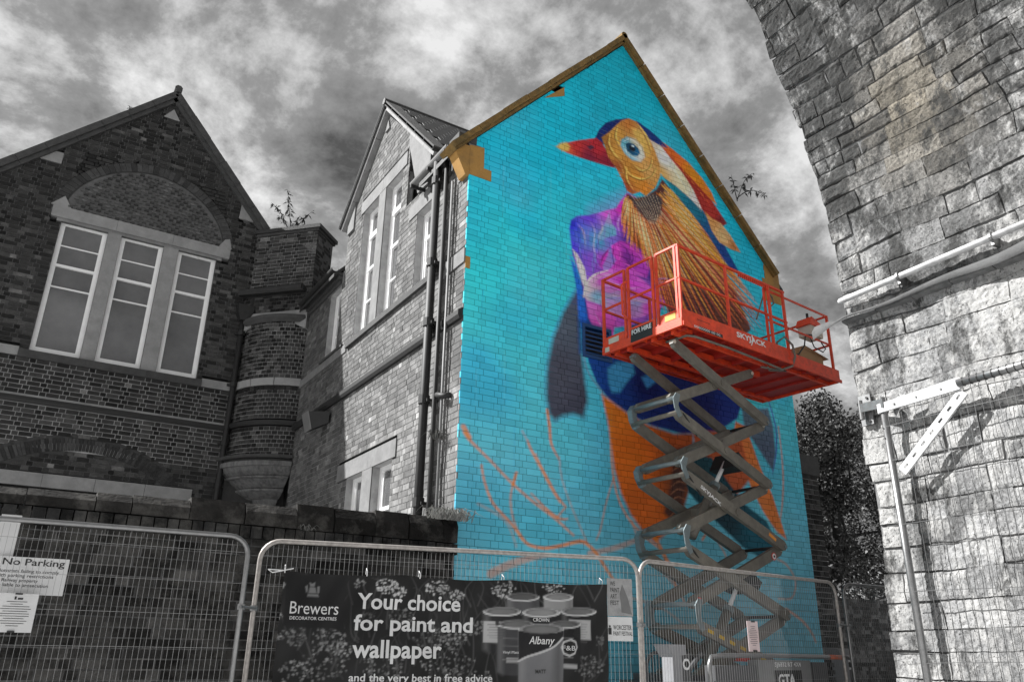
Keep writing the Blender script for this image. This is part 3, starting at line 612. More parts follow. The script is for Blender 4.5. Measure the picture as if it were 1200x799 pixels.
for k, (o, nx, ny, pr, q) in enumerate(meta):
    a, b, c, d, va, vb = q; pts = allp[o:o+(nx+1)*(ny+1)]; vs = [mural(u, v, pr) for u, v in pts]; cc = cb[o:o+len(pts)]*rg_.uniform(.88, 1.08)
    fs = [(j*(nx+1)+i, j*(nx+1)+i+1, (j+1)*(nx+1)+i+1, (j+1)*(nx+1)+i) for j in range(ny) for i in range(nx)]
    m = len(vs); cr_ = [0, nx, (nx+1)*(ny+1)-1, (nx+1)*ny]
    vs += [mural(*pts[i], -.03) for i in cr_]; 
    for t in range(4): fs.append((m+t, m+(t+1) % 4, cr_[(t+1) % 4], cr_[t]))
    cl = [tuple(x) for x in cc]+[tuple(cc[i]*.4) for i in cr_]
    if k in pick:
        mb = MB(); mb.add(vs, fs); mb.c = cl; mb.build('brick', PAINT, gw)
    else: rest.add(vs, fs); rest.c += cl
rest.build('brick_courses', PAINT, gw, kind='stuff')
for r in st_rects:
    stone(gw, mural, gable_clip(r), .006, .06, OCHRE)
cq = [(lambda q: (q[0], q[2]))(at_y(x, y, YM)) for x, y in ((532, 172), (545, 204), (545.5, 160), (533, 166))]
stone(gw, mural, [cq[0], cq[1], (XF-.003, cq[1][1]), (XF-.003, ey(6.93)), cq[3]], .006, .2, OCHRE)
# louvre blades
LB = mat('blue_painted_louvre', (.012, .07, .22), .5, var=.1)
u0, u1, v0, v1 = vent_r[0][0], vent_r[1][0], vent_r[0][1], vent_r[2][1]
vm = MB(); 
for (a, b, c, d) in ((u0, u0+.05, v0, v1), (u1-.05, u1, v0, v1), (u0+.05, u1-.05, v0, v0+.05), (u0+.05, u1-.05, v1-.05, v1)): piece(vm, mural, rect(a, b, c, d), .012, .06)
vent = vm.build('vent', LB, house)
k = MB(); piece(k, mural, rect(u0, u1, v0, v1), -.085, .1); sub('vent_back', k, MORTD, vent)
nb = 6
for i in range(nb):
    z = v0+.06+(v1-v0-.12)*i/nb; k = MB()
    k.prism([mural(u0+.05, z, .015), mural(u0+.05, z+.018, .015), mural(u0+.05, z+.085, -.08), mural(u0+.05, z+.067, -.08)], (u1-u0-.1, 0, 0)); sub('louvre', k, LB, vent)
# coping along both slopes, laid in separate lengths
outerL = at_y(530, 165, YM-.1); outerA = at_y(733, 39, YM-.1); outerR = at_y(914, 320, YM-.1)
for (p, q, nm) in ((outerL, outerA, 0), (outerA, outerR, 1)):
    p, q = np.array(p), np.array(q); L = np.linalg.norm(q-p); n = int(L/.62); d = (q-p)/L; up = V(-d[2], 0, d[0]) if d[0] > 0 else V(d[2], 0, -d[0])
    if up[2] < 0: up = -up
    for i in range(n):
        a = p+d*(L*i/n+.006); b = p+d*(L*(i+1)/n-.006); j = rnd.uniform(-.008, .008); k = MB()
        k.prism([a+up*j-V(0, 0, 0), a+up*j+V(0, .42, 0), a-up*(.085-j)+V(0, .42, 0), a-up*(.085-j)], b-a)
        k.prism([a-up*.088+V(0, .05, 0), a-up*.088+V(0, .3, 0), a-up*.13+V(0, .3, 0), a-up*.13+V(0, .05, 0)], b-a)
        k.build('coping_stone', MOSSY, house)
k = MB(); k.tube([(outerA[0], YM-.08, outerA[2]-.03), (outerA[0], YM+.3, outerA[2]-.03)], .07, 8); k.build('ridge_end', MOSSY, house)
# roof body
RIDGE = V(outerA[0], 0, outerA[2]-.08)
def roofpt(x, y, s): return V(x, y, RIDGE[2]-abs(x-RIDGE[0])*1.08)
rf = MB(); YB = 26
for xa, ya, yb in ((4.38, YM+.05, 10.0), (4.95, 10.0, 13.88), (4.38, 13.88, YB), (11.4, YM+.05, YB)):
    a, b = roofpt(xa, ya, 0), V(RIDGE[0], ya, RIDGE[2]); rf.prism([a, b, b+V(0, yb-ya, 0), a+V(0, yb-ya, 0)], (0, 0, -.08))
rf.build('roof', SLATE, house)
k = MB(); k.box(XR-.02, XR+.0, YM+.05, YB, 0, ey(6.6)); k.box(XF+.2, XR-.02, YB-.1, YB, 0, ey(6.6)); k.build('far_walls', MORTD, house)

# ------------------------------------------------------------------ street side (plane x = XF), u = y
side = plane((XF, 0, 0), (0, 1, 0), (-1, 0, 0))
def flip(bs): return [(b, a, d, c, va, vb, w) for (a, b, c, d, va, vb, w) in bs]   # u runs away from the camera: wind the faces outward
EAVE = ey(7.02)
wins = {'w1': (12.24, 13.02, ey(5.26), ey(7.93)), 'w2': (11.2, 11.93, ey(5.26), ey(7.93)), 'w3': (9.78, 10.46, ey(5.22), ey(6.64)), 'w4': (13.93, 14.57, ey(5.30), ey(6.72)), 'l1': (11.92, 12.66, ey(.9), ey(2.62)), 'l2': (10.78, 11.52, ey(.9), ey(2.62))}
holes = [rect(*v) for v in wins.values()]
st = {'big_lintel': (11.02, 13.16, ey(7.93), ey(8.2)), 'lintel3': (9.66, 10.76, ey(6.64), ey(6.90)), 'lintel4': (13.82, 14.72, ey(6.72), ey(6.98)), 'lintell': (10.64, 13.1, ey(2.62), ey(2.9)), 'mull': (11.93, 12.24, ey(5.1), ey(7.93)), 'mulll': (11.52, 11.92, ey(.9), ey(2.62)),
      'band1': (13.3, 16.02, ey(5.1), ey(5.26)), 'band2': (YM, 9.3, ey(5.02), ey(5.24)), 'quoin': (YM, 9.02, ey(6.45), ey(7.0))}
gab = [(13.86, EAVE), (10.02, EAVE), (10.02, ey(7.62)), (12.08, ey(9.62)), (13.86, ey(8.02))]
low = rect(YM+.001, 16.02, 0, EAVE)
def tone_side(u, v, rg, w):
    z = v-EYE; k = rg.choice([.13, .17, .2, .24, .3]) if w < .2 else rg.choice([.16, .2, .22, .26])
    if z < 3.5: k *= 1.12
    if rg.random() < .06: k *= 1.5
    k *= .50+.28*min(1, max(0, (14.5-u)/5)); t = k  # darker towards the far end: the wing's shade put into the brick tone
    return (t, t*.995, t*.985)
hh = holes+[rect(*v) for v in st.values()]
b1, s1 = lay(low, hh, 0, EAVE, C, kind='flemish', seed=21); b2, s2 = lay(gab, hh+[[(9.9, EAVE), (10.95, EAVE), (10.95, ey(8.75)), (9.9, ey(7.7))], [(13.95, ey(7.75)), (13.5, ey(7.75)), (13.5, ey(8.6)), (13.95, ey(8.2))]], EAVE, ey(9.7), C, kind='flemish', seed=22)
sw_ = mortar(side, s1+s2)
for v in wins.values(): reveal(sw_, side, v[0], v[1], v[2], v[3], .22)
sw = sw_.build('street_wall', MORTL, house)
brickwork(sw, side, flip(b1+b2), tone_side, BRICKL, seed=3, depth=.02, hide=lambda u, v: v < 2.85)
for nm, v in st.items():
    if nm == 'big_lintel':
        for a, b in ((11.02, 12.085), (12.09, 13.16)): stone(sw, side, rect(a, b, v[2], v[3]), .02, .2, STONES)
    elif nm == 'lintell':
        for a, b in ((10.64, 11.7), (11.705, 13.1)): stone(sw, side, rect(a, b, v[2], v[3]), .02, .2, STONES)
    elif nm.startswith('band'):
        n = max(1, int((v[1]-v[0])/.7))
        for i in range(n): stone(sw, side, rect(v[0]+(v[1]-v[0])*i/n+.004, v[0]+(v[1]-v[0])*(i+1)/n-.004, v[2], v[3]), .022, .05, STONES)
    else: stone(sw, side, rect(*v), .016, .18, STONES)
stone(sw, side, [(10.0, EAVE), (10.45, EAVE), (10.95, ey(8.3)), (10.95, ey(8.68)), (10.02, ey(7.68))], .03, .1, STONES)      # big kneeler
stone(sw, side, [(13.52, ey(7.8)), (13.86, ey(7.8)), (13.86, ey(8.15)), (13.52, ey(8.45))], .03, .1, STONES)
stone(sw, side, [(12.0, ey(9.3)), (12.2, ey(9.3)), (12.08, ey(9.52))], .03, .05, name='apex_stone', m=STONES)
# sills and dark string course
for a, b in ((11.0, 13.25), (9.32, 11.0)):
    k = MB(); piece(k, side, rect(a, b, ey(5.14), ey(5.24)), .06, .1); k.build('sill', STONED, sw)
k = MB(); piece(k, side, rect(13.5, 14.75, ey(5.265), ey(5.31)), .05, .1); k.build('sill', STONED, sw)
for a, b, z in ((9.0+.02, 16.0, 0),):
    k = MB(); k.prism([side(YM+.01, ey(4.16), .0), side(YM+.01, ey(4.16), .05), side(YM+.01, ey(4.21), .075), side(YM+.01, ey(4.28), .075), side(YM+.01, ey(4.33), 0)], (0, 16.02-YM, 0)); k.build('string_course', IRON, sw)
# windows
sash(sw, side, *wins['w1'], [ey(5.98)], ey(6.65), transom=ey(7.36), dep=.12, fw=.1, glass=GLASSD)
sash(sw, side, *wins['w2'], [ey(5.98)], ey(6.65), transom=ey(7.36), dep=.12, fw=.1, glass=GLASSD)
sash(sw, side, *wins['w3'], [ey(5.7)], ey(6.16), dep=.12, fw=.1, glass=GLASSD)
sash(sw, side, *wins['w4'], [ey(5.78)], ey(6.2), dep=.12, fw=.1, glass=GLASSD)
sash(sw, side, *wins['l1'], [], ey(1.95), dep=.12, fw=.1, glass=GLASSD)
sash(sw, side, *wins['l2'], [], ey(1.95), dep=.12, fw=.1, glass=GLASSD)
# gable roof over the street side: slopes run back into the main roof
k = MB(); ap = V(XF-.14, 12.08, ey(9.86)); lf = V(XF-.14, 14.1, ey(8.02)); rt = V(XF-.14, 9.72, ey(7.42))
for e_ in (lf, rt):
    d = (ap-e_)/np.linalg.norm(ap-e_); nrm = V(0, -d[2], d[1]) if d[1] > 0 else V(0, d[2], -d[1])
    k.prism([e_, ap, ap+V(3.6, 0, 0), e_+V(3.6, 0, 0)], nrm*.04)
    L = np.linalg.norm(ap-e_); n = int(L/.55)
    for i in range(n):
        v = MB(); a = e_+d*(L*i/n+.004); b = e_+d*(L*(i+1)/n-.004); v.prism([a-nrm*.02, a+nrm*.07, a+nrm*.07+V(.26, 0, 0), a-nrm*.02+V(.26, 0, 0)], b-a); v.build('verge_tile', STONED, house)
        v = MB(); v.prism([a-nrm*.09+V(.04, 0, 0), a-nrm*.02+V(.04, 0, 0), a-nrm*.02+V(.2, 0, 0), a-nrm*.09+V(.2, 0, 0)], b-a); v.build('verge_moulding', STONE, house)
k.build('gable_roof', SLATE, house)
# slates on the slope that faces the camera
d = (ap-rt); L = np.linalg.norm(d); d /= L; nrm = V(0, -d[2], d[1]); nrm = -nrm if nrm[2] < 0 else nrm; k = MB()
for r in range(13):
    for c_ in range(13):
        a = rt+d*(L*r/13)+V(.27+c_*.27+(r % 2)*.13, 0, 0); k.prism([a+nrm*.05, a+V(.26, 0, 0)+nrm*.05, a+V(.26, 0, 0)+d*.25+nrm*.065, a+d*.25+nrm*.065], nrm*.012)
k.build('slate', SLATE, house, kind='stuff')
k = MB(); k.tube([ap+V(-.02, 0, .05), ap+V(3.4, 0, .05)], .07, 7); k.build('ridge_tile', SLATE, house)
k = MB(); k.box(XF+.34, XF+.36, YM+.05, 17.1, 0, EAVE); k.prism([(XF+.34, 13.86, EAVE), (XF+.34, 10.02, EAVE), (XF+.34, 10.02, ey(7.6)), (XF+.34, 12.08, ey(9.6)), (XF+.34, 13.86, ey(8.0))], (.02, 0, 0)); k.build('sun_block_core', MORTD, house)  # unseen sheets added inside to stop sun leaking through the street wall
# side returns of the gable above the eaves
k = MB(); k.box(XF+.01, XF+2.4, 13.84, 13.86, EAVE, ey(8.0)); k.box(XF+.01, XF+2.0, 10.02, 10.04, EAVE, ey(7.6)); k.build('gable_cheek', MORTD, house)
# eaves: gutters, corbelled bricks
def gutter(y0, y1, nm='gutter', z=None, m=IRON):
    z = z or ey(7.06); mb = MB(); pts = []
    n = 9; prof = [(-.075*math.cos(math.pi*i/n), -.075*math.sin(math.pi*i/n)) for i in range(n+1)]
    xs = XF-.17; outer = [(xs+a, z+b) for a, b in prof]; inner = [(xs+a*.88, z+b*.88) for a, b in reversed(prof)]
    P = outer+inner; mb.prism([(x, y0, zz) for x, zz in P], (0, y1-y0, 0)); return mb.build(nm, m, house)
g1 = gutter(9.02, 10.3, m=LEAD); g2 = gutter(13.95, 17.0)
for y in (9.05, 9.6, 10.2):
    k = MB(); k.box(XF-.26, XF, y, y+.03, ey(6.93), ey(6.99)); sub('gutter_bracket', k, IRON, g1)
for i in range(3):
    k = MB(); k.box(XF-.05*(i+1), XF+.05, 8.98, 9.9, ey(6.74+i*.085), ey(6.81+i*.085)); k.build('eaves_course', SOOT if 0 else STONED, sw)
    k = MB(); k.box(XF-.05*(i+1), XF+.05, 13.9, 16.0, ey(6.74+i*.085), ey(6.81+i*.085)); k.build('eaves_course', STONED, sw)
for i in range(5):
    k = MB(); k.box(XF-.13+i*.0, XF, 8.72+i*.065, 8.76+i*.065, ey(6.62), ey(6.95)) if i % 2 == 0 else k.box(XF-.08, XF, 8.72+i*.065, 8.77+i*.065, ey(6.7), ey(6.95)); k.build('corbel', STONED, sw)
k = MB(); k.box(XF-.2, XF+.1, YM-.02, 8.99, ey(6.98), ey(7.1)); k.build('corbel', STONED, sw)
# drain pipes down the corner
dp = MB(); dp.tube([(XF-.16, 9.44, ey(7.0)), (XF-.16, 9.44, 0)], .062, 12); dpo = dp.build('drainpipe', IRON, house, smooth=True)
for z in (6.6, 5.2, 4.25, 3.1, 1.7):
    k = MB(); k.tube([(XF-.16, 9.44, ey(z)), (XF-.16, 9.44, ey(z)+.12)], .08, 12); sub('pipe_collar', k, IRON, dpo)
    k = MB(); k.box(XF-.17, XF-.001, 9.33, 9.55, ey(z)+.02, ey(z)+.06); sub('pipe_collar', k, IRON, dpo)
dp = MB(); dp.tube([(XF-.12, 9.2, ey(6.9)), (XF-.12, 9.2, 0)], .032, 10); dp.build('drainpipe', IRON, house, smooth=True)
dp = MB(); dp.tube([(XF-.07, 9.08, ey(6.5)), (XF-.07, 9.08, 0)], .02, 8); dp.build('conduit', LEAD, house, smooth=True)
k = MB(); k.tube([(XF-.1, 9.2, ey(3.18)), (XF-.1, 9.0, ey(3.12)), (XF-.02, 8.92, ey(3.12))], .04, 8); k.build('pipe_elbow', IRON, house, smooth=True)
# floodlight
fl = thing('floodlight', 'black bracket floodlight with pale lens fixed on the side wall beneath the dark string course', 'floodlight', (XF, 13.9, ey(3.95)))
k = MB(); c0 = V(XF-.05, 13.75, ey(3.95)); k.prism([c0+V(0, 0, .1), c0+V(0, -.0, -.12), c0+V(-.22, .25, -.22), c0+V(-.3, .3, .12)], (0, .34, 0)); k.build('housing', IRON, fl)
k = MB(); a = c0+V(-.225, .245, -.225); b = c0+V(-.305, .295, .125); k.prism([a, b, b+V(0, .34, 0), a+V(0, .34, 0)], V(-.02, .012, 0)); k.build('lens', LEAD, fl)
k = MB(); k.tube([(XF, 13.8, ey(3.98)), (XF-.1, 13.85, ey(3.98))], .03, 8); k.build('bracket', IRON, fl)

# ------------------------------------------------------------------ corner turret between the wings
Pa, Pb = V(3.5, 17.15, 0), V(XF, 16.02, 0)
ch = Pb-Pa; CL = np.linalg.norm(ch); chd = ch/CL; chn = V(-chd[1], chd[0], 0); chn = -chn if chn[1] > 0 else chn      # towards the camera
SAG = .24; TR_ = (CL*CL/4+SAG*SAG)/(2*SAG); TC = (Pa+Pb)/2-chn*(TR_-SAG); HALF = math.asin(CL/2/TR_)
def curved(u, v, d, grow=0.):                       # u: arc length from the left seam
    t = -HALF+u/TR_; r = TR_+d+grow; p = TC+chn*(math.cos(t)*r)+chd*(math.sin(t)*r); return V(p[0], p[1], v)
AL = 2*HALF*TR_
turret = thing('corner_turret', 'rounded brick corner turret on moulded stone corbels in the angle between the two wings', 'turret', tuple((Pa+Pb)/2))
def tone_dark(u, v, rg, w):
    k = rg.choice([.010, .016, .030, .045, .075]) if w < .2 else rg.choice([.018, .030, .042, .058])
    if rg.random() < .06: k *= 2.4
    return (k*1.01, k, k*.985)
base = rect(0, AL, ey(3.62), ey(6.78))
bl = [rect(-1, 9, ey(5.14), ey(5.32)), rect(-1, 9, ey(4.26), ey(4.37))]
arch_poly = [(0, ey(6.42)), (AL*.25, ey(6.66)), (AL*.5, ey(6.72)), (AL*.75, ey(6.66)), (AL, ey(6.45)), (AL, ey(6.9)), (0, ey(6.9))]
bb, ss = lay(base, bl, ey(3.62), ey(6.74), C, kind='header', seed=31)
tw = mortar(curved, ss, step=.12).build('turret_wall', MORTM, turret)
brickwork(tw, curved, bb, tone_dark, BRICK, seed=5, depth=.02, single=180)
def ring(name, prof, m, n=14, k0=0, k1=1, par=None):  # moulding swept round the turret; prof: (outset, z)
    mb = MB(); vs = []; q = len(prof)
    for i in range(n+1):
        for (o_, z) in prof: vs.append(curved(AL*(k0+(k1-k0)*i/n), z, 0, grow=o_))
    fs = [(i*q+j, (i+1)*q+j, (i+1)*q+(j+1) % q, i*q+(j+1) % q) for i in range(n) for j in range(q)]
    fs += [tuple(range(q)), tuple(range(n*q+q-1, n*q-1, -1))]
    mb.add(vs, fs); return mb.build(name, m, par or turret, smooth=False)
for i in range(3): ring('stone_band', [(-.04, ey(5.15)), (.02, ey(5.15)), (.03, ey(5.31)), (-.04, ey(5.31))], STONE, k0=i/3+.004, k1=(i+1)/3-.004, n=5)
ring('string_course', [(-.03, ey(4.27)), (.05, ey(4.27)), (.08, ey(4.31)), (.07, ey(4.37)), (-.03, ey(4.37))], IRON)
# corbels shrink towards the corner
def corbel(name, z0, z1, o0, o1, m, frac0, frac1):
    mb = MB(); vs = []; n = 14; cor = V(XF, 17.15, 0)
    for (z, o_, f_) in ((z0, o0, frac0), ((z0+z1)/2, o0*.4+o1*.6+.01, frac0*.45+frac1*.55), (z1, o1, frac1)):
        for i in range(n+1):
            p = curved(AL*i/n, z, 0, grow=o_); vs.append(cor*(1-f_)+V(p[0], p[1], 0)*f_+V(0, 0, z))
        vs.append(cor+V(0, 0, z))
    q = n+2; fs = []
    for l in range(2):
        for i in range(n): fs.append((l*q+i, l*q+i+1, (l+1)*q+i+1, (l+1)*q+i))
    fs += [tuple(range(q-1, -1, -1)), tuple(2*q+i for i in range(q))]
    mb.add(vs, fs); return mb.build(name, m, turret, smooth=False)
LEV = [(3.62, 3.56, .17, .19, 1.0, 1.0), (3.55, 3.50, .06, .07, 1, 1), (3.50, 3.40, .13, .13, 1, 1), (3.40, 3.22, -.05, .08, .95, 1.0), (3.22, 3.18, .04, .04, .90, .93), (3.18, 3.00, -.02, -.0, .66, .88), (3.0, 2.95, .07, .07, .66, .68), (2.95, 2.84, 0, .03, .46, .66), (2.84, 2.5, 0, 0, .10, .40)]
for i, (zt, zb, ob, ot, fb, ft) in enumerate(LEV):
    corbel('corbel_moulding', ey(zb), ey(zt), ob, ot, mat('corbel_stone', .15, .85, var=.3, scale=5, bump=.5, stain=.6, stain_col=(.04, .04, .04), stain_scale=3, stretch=(3, 3, .7)) if i not in (0, 1) else STONED, fb, ft)
k = MB(); k.pbox(tuple(Pa+V(.05, 0, 0)), (XF-Pa[0]-.05, 0, 0), (0, .04, 0), (0, 0, ey(3.5))); k.build('splay_backing', STONED, turret)
k = MB(); k.box(3.35, 5.2, 17.35, 17.4, 0, ey(7.3)); k.box(XF+.3, XF+.34, 15.6, 17.4, 0, ey(7.1)); k.build('sun_block_back', MORTD, turret)  # unseen panels added behind the turret to keep stray sun out
# top: the curve dies into a flat splayed face under a stone arch
flatf = lambda u, v, d: V(*(Pa+chd*u+chn*(d+.11))[:2], v)
bb, ss = lay(rect(-.03, CL+.03, ey(6.9), ey(7.32)), [], ey(6.9), ey(7.32), C, kind='header', seed=33)
tf = mortar(flatf, ss).build('splay_wall', MORTD, turret); brickwork(tf, flatf, bb, tone_dark, BRICK, seed=6, depth=.02, single=70)
k = MB(); n = 14
for i in range(n):
    u0, u1 = CL*i/n-.03*(i == 0), CL*(i+1)/n+.03*(i == n-1)
    z0 = ey(6.45+.26*math.sin(math.pi*min(max(i/n, 0), 1))); z1_ = ey(6.45+.26*math.sin(math.pi*(i+1)/n))
    piece(k, flatf, [(u0, z0), (u1, z1_), (u1, ey(6.9)), (u0, ey(6.9))], .02, .2)
k.build('arch_stone', STONE, turret)
ring('arch_moulding', [(-.05, ey(6.66)), (.05, ey(6.6)), (.12, ey(6.68)), (.11, ey(6.76)), (-.05, ey(6.82))], STONED)
k = MB(); k.tube([tuple(Pa+V(-.06, 0, 0)+chn*.2+V(0, 0, ey(7.38))), tuple(Pb+V(-.1, 0, 0)+chn*.2+V(0, 0, ey(7.38)))], .085, 8); k.prism([tuple(Pa+V(-.1, 0, 0)+chn*.13+V(0, 0, ey(7.30))), tuple(Pb+V(-.06, 0, 0)+chn*.13+V(0, 0, ey(7.30))), tuple(Pb+V(-.06, 0, 0)+chn*.26+V(0, 0, ey(7.30))), tuple(Pa+V(-.1, 0, 0)+chn*.26+V(0, 0, ey(7.30)))], (0, 0, .13)); k.build('gutter', IRON, turret)
k = MB(); k.prism([tuple(Pa+chn*.12+V(0, 0, ey(7.3))), tuple(Pb+chn*.12+V(0, 0, ey(7.3))), tuple(Pb-chn*.9+V(0, 0, ey(7.9))), tuple(Pa-chn*.9+V(0, 0, ey(7.9)))], (0, 0, .04)); k.build('roof', SLATE, turret)
# chimney stack set across the corner above the turret
stack = thing('chimney_stack', 'broad brick chimney stack with flat coping rising above the corner turret, shrub growing on it', 'chimney', tuple((Pa+Pb)/2))
CW = CL-.02
cf = lambda u, v, d: V(*(Pa+chd*(u+.02)+chn*(d+.02))[:2], v)
cr_ = lambda u, v, d: V(*(Pa+chd*(.02+CW+d)+chn*(.02-u))[:2], v)
for nm, f_, w in (('stack_face', cf, CW), ('stack_side', cr_, .75)):
    bb, ss = lay(rect(0, w, ey(7.2), ey(8.93)), [], ey(7.2), ey(8.93), C, kind='flemish', seed=35)
    o = mortar(f_, ss).build(nm, MORTM, stack); brickwork(o, f_, bb, lambda u, v, rg, w_: tuple(np.array(tone_dark(u, v, rg, w_))*1.25), BRICK, seed=8, depth=.02, single=170)
k = MB(); k.prism([cf(0, ey(7.2), -.05), cf(CW, ey(7.2), -.05), cf(CW, ey(7.2), -.75), cf(0, ey(7.2), -.75)], (0, 0, ey(8.93)-ey(7.2))); k.build('stack_core', MORTD, stack)
for z, o_ in ((8.93, .03), (8.99, .07)):
    k = MB(); q = [cf(-.0-o_, 0, o_), cf(CW+o_, 0, o_), cf(CW+o_, 0, -.78-o_), cf(-o_, 0, -.78-o_)]
    k.prism([(p[0], p[1], ey(z)) for p in q], (0, 0, .06 if z < 8.95 else .09)); k.build('coping', STONED if z < 8.95 else SLATE, stack)

# ================================================================== left wing with the triple window
YL = 17.15
wing = thing('gabled_wing', 'dark brick gabled wing with three tall white sash windows under a patterned arch', 'building', (0, YL+4, 0))
front = plane((0, YL, 0), (1, 0, 0), (0, -1, 0))
XL = -4.2
vA = V(1.186, YL-.12, ey(12.0)); vR_ = V(3.66, YL-.12, ey(9.15)); sl = 1.03; vL = V(XL, YL-.12, ey(12.0)-(1.186-XL)*sl)
gpoly = [(XL, 0), (3.5, 0), (3.5, ey(9.1)), (1.186, ey(11.82)), (XL, ey(11.82)-(1.186-XL)*sl)]
WZ0, WZ1 = ey(5.26), ey(8.13)
W3 = [(-.46, .43), (.69, 1.55), (1.85, 2.67)]
wh = [rect(-.46, 2.67, WZ0, WZ1)]
ST2 = [rect(-.67, 2.93, WZ1, ey(8.45))]
# patterned panel under an arch
AC, AW, AZ, AH = 1.14, 1.60, ey(8.45), 1.33
def arc(t, g=0.): # t 0..1 left to right
    a = math.pi*(1-t); c, s_ = math.cos(a), math.sin(a); return (AC+(AW+g)*c*(1-.06*(1-abs(c))), AZ+(AH+g)*abs(s_)**1.12)
tymp = [arc(i/24) for i in range(25)]
def convex_holes(g): return [[arc(i/24, g) for i in range(25)]]
vous = []                                               # ring of bricks on edge
holes2 = wh+ST2+convex_holes(.24)
lowc, lowR = (.88, ey(.86)), 2.82                     # flush relieving arch low on the wall
def lowarc(t, g=0.): a = R(128-76*t); return (lowc[0]+(lowR+g)*math.cos(a), lowc[1]+(lowR+g)*math.sin(a))
lowring = [(lowarc(i/20, -.26), lowarc((i+1)/20, -.26), lowarc((i+1)/20), lowarc(i/20)) for i in range(20)]
bandz = (ey(2.68), ey(2.93))
holes2 += [rect(XL, 2.95, *bandz), rect(XL, -.62, ey(5.12), ey(5.3)), rect(2.78, 3.5, ey(5.12), ey(5.3)), rect(-1.12, -.72, ey(9.42), ey(9.68)), rect(3.0, 3.38, ey(9.3), ey(9.62)), rect(XL, 3.5, ey(4.23), ey(4.34))]
lowh = [[q for q in quad] for quad in lowring]
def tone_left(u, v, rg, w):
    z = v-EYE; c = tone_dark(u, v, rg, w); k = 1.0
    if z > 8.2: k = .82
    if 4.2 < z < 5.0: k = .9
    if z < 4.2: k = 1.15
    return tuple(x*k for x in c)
bb, ss = lay(gpoly, holes2+lowh, 0, ey(11.8), C, kind='flemish', seed=41, joint=.015)
wm = mortar(front, ss+[(AZ, ey(9.9), (-.6, -.3, 2.9, 2.6))], d=-.012)
for a, b in W3: reveal(wm, front, a, b, WZ0, WZ1, .24)
fw_ = wm.build('front_wall', MORTD, wing)
def is_pale(v): return ey(4.35) < v < ey(5.1)
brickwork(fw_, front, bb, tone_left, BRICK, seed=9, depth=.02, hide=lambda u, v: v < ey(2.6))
# paler joints where the wall was repointed, set just behind the brick faces
k = MB(); k.add([front(XL, ey(3.4), -.0105), front(3.5, ey(3.4), -.0105), front(3.5, ey(5.1), -.0105), front(XL, ey(5.1), -.0105)], [(0, 1, 2, 3)]); k.build('repointing', MORTM, wing)
nv = 46
for i in range(nv):
    t0, t1 = (i+.04)/nv, (i+.96)/nv; p = [arc(t0, .02), arc(t1, .02), arc(t1, .23), arc(t0, .23)]
    c = rnd.choice([.035, .045, .06, .07]); mb = MB(); piece(mb, front, [p[1], p[0], p[3], p[2]][::-1] if 0 else p[::-1], .006+rnd.uniform(-.002, .003), .03, (c, c, c)); mb.build('arch_brick', BRICK, fw_)
k = MB(); k.add([front(x, z, -.01) for x, z in [arc(i/24, .24) for i in range(25)]]+[front(x, z, -.01) for x, z in [arc(i/24, 0) for i in range(25)]], [(i, i+1, 26+i, 25+i) for i in range(24)]); k.build('arch_bed', mat('dark_bed', .05, .95, var=.3), wing)
for q in range(56):
    t0, t1 = (q+.07)/56, (q+.93)/56; p = [lowarc(t0, -.25), lowarc(t1, -.25), lowarc(t1, -.01), lowarc(t0, -.01)]
    c = rnd.choice([.03, .035, .045, .06, .075]); mb = MB(); piece(mb, front, p, .003+rnd.uniform(-.002, .003), .03, (c, c, c)); mb.build('arch_brick', BRICK, fw_)
# diaper panel: alternate headers stand proud of a recessed bed
k = MB(); k.add([front(x, z, -.05) for x, z in tymp], [tuple(range(25))]); k.build('panel_bed', BLK, wing)
row = 0; z = AZ+.02; cand = []
while z < AZ+AH:
    s_ = scan(tymp, z+.03); 
    if s_:
        u = s_[0]+.04+(.075 if row % 2 else 0)-(s_[0] % .15)
        while u < s_[1]-.09:
            if u > s_[0]+.02: cand.append((u, z))
            u += .15
    z += .075; row += 1
dm = MB()
for i, (u, z) in enumerate(sorted(cand, key=lambda q: -abs(q[1]))):
    c = rnd.choice([.045, .07, .095, .13]); mb = MB() if i % 2 == 0 and i < 560 else dm
    piece(mb, front, rect(u, u+.088, z, z+.044), .018+rnd.uniform(-.006, .008), .06, (c, c, c))
    if mb is not dm: mb.build('brick', BRICK, fw_)
dm.build('brick_courses', BRICK, fw_, kind='stuff')
# stones
for a, b in ((-.67, .56), (.564, 1.70), (1.704, 2.93)): stone(fw_, front, rect(a, b, ey(8.2), ey(8.45)), .02, .2, name='lintel_stone')
for a, b in ((-.55, .5), (.5+.004, 1.7), (1.704, 2.78)): stone(fw_, front, rect(a, b, WZ1, ey(8.197)), -.03, .2, name='lintel_stone')
for a, b in ((.43, .69), (1.55, 1.85)): stone(fw_, front, rect(a, b, WZ0, WZ1), .0, .22, name='mullion_stone')
stone(fw_, front, [(-.72, ey(8.45)), (-.34, ey(8.45)), (-.5, ey(8.7))], .02, .06); stone(fw_, front, [(2.66, ey(8.45)), (2.95, ey(8.45)), (2.88, ey(8.7)), (2.78, ey(8.66))], .02, .06)
for i in range(8):
    a = XL+(2.95-XL)*i/8; stone(fw_, front, rect(a+.003, a+(2.95-XL)/8-.003, *bandz), .02, .05, name='band_stone')
for r in (rect(XL, -2.0, ey(5.12), ey(5.3)), rect(-1.996, -.62, ey(5.12), ey(5.3)), rect(2.78, 3.5, ey(5.12), ey(5.3)), rect(-1.12, -.72, ey(9.42), ey(9.68)), [(3.0, ey(9.3)), (3.38, ey(9.3)), (3.3, ey(9.42)), (3.02, ey(9.72))]): stone(fw_, front, r, .014, .05)
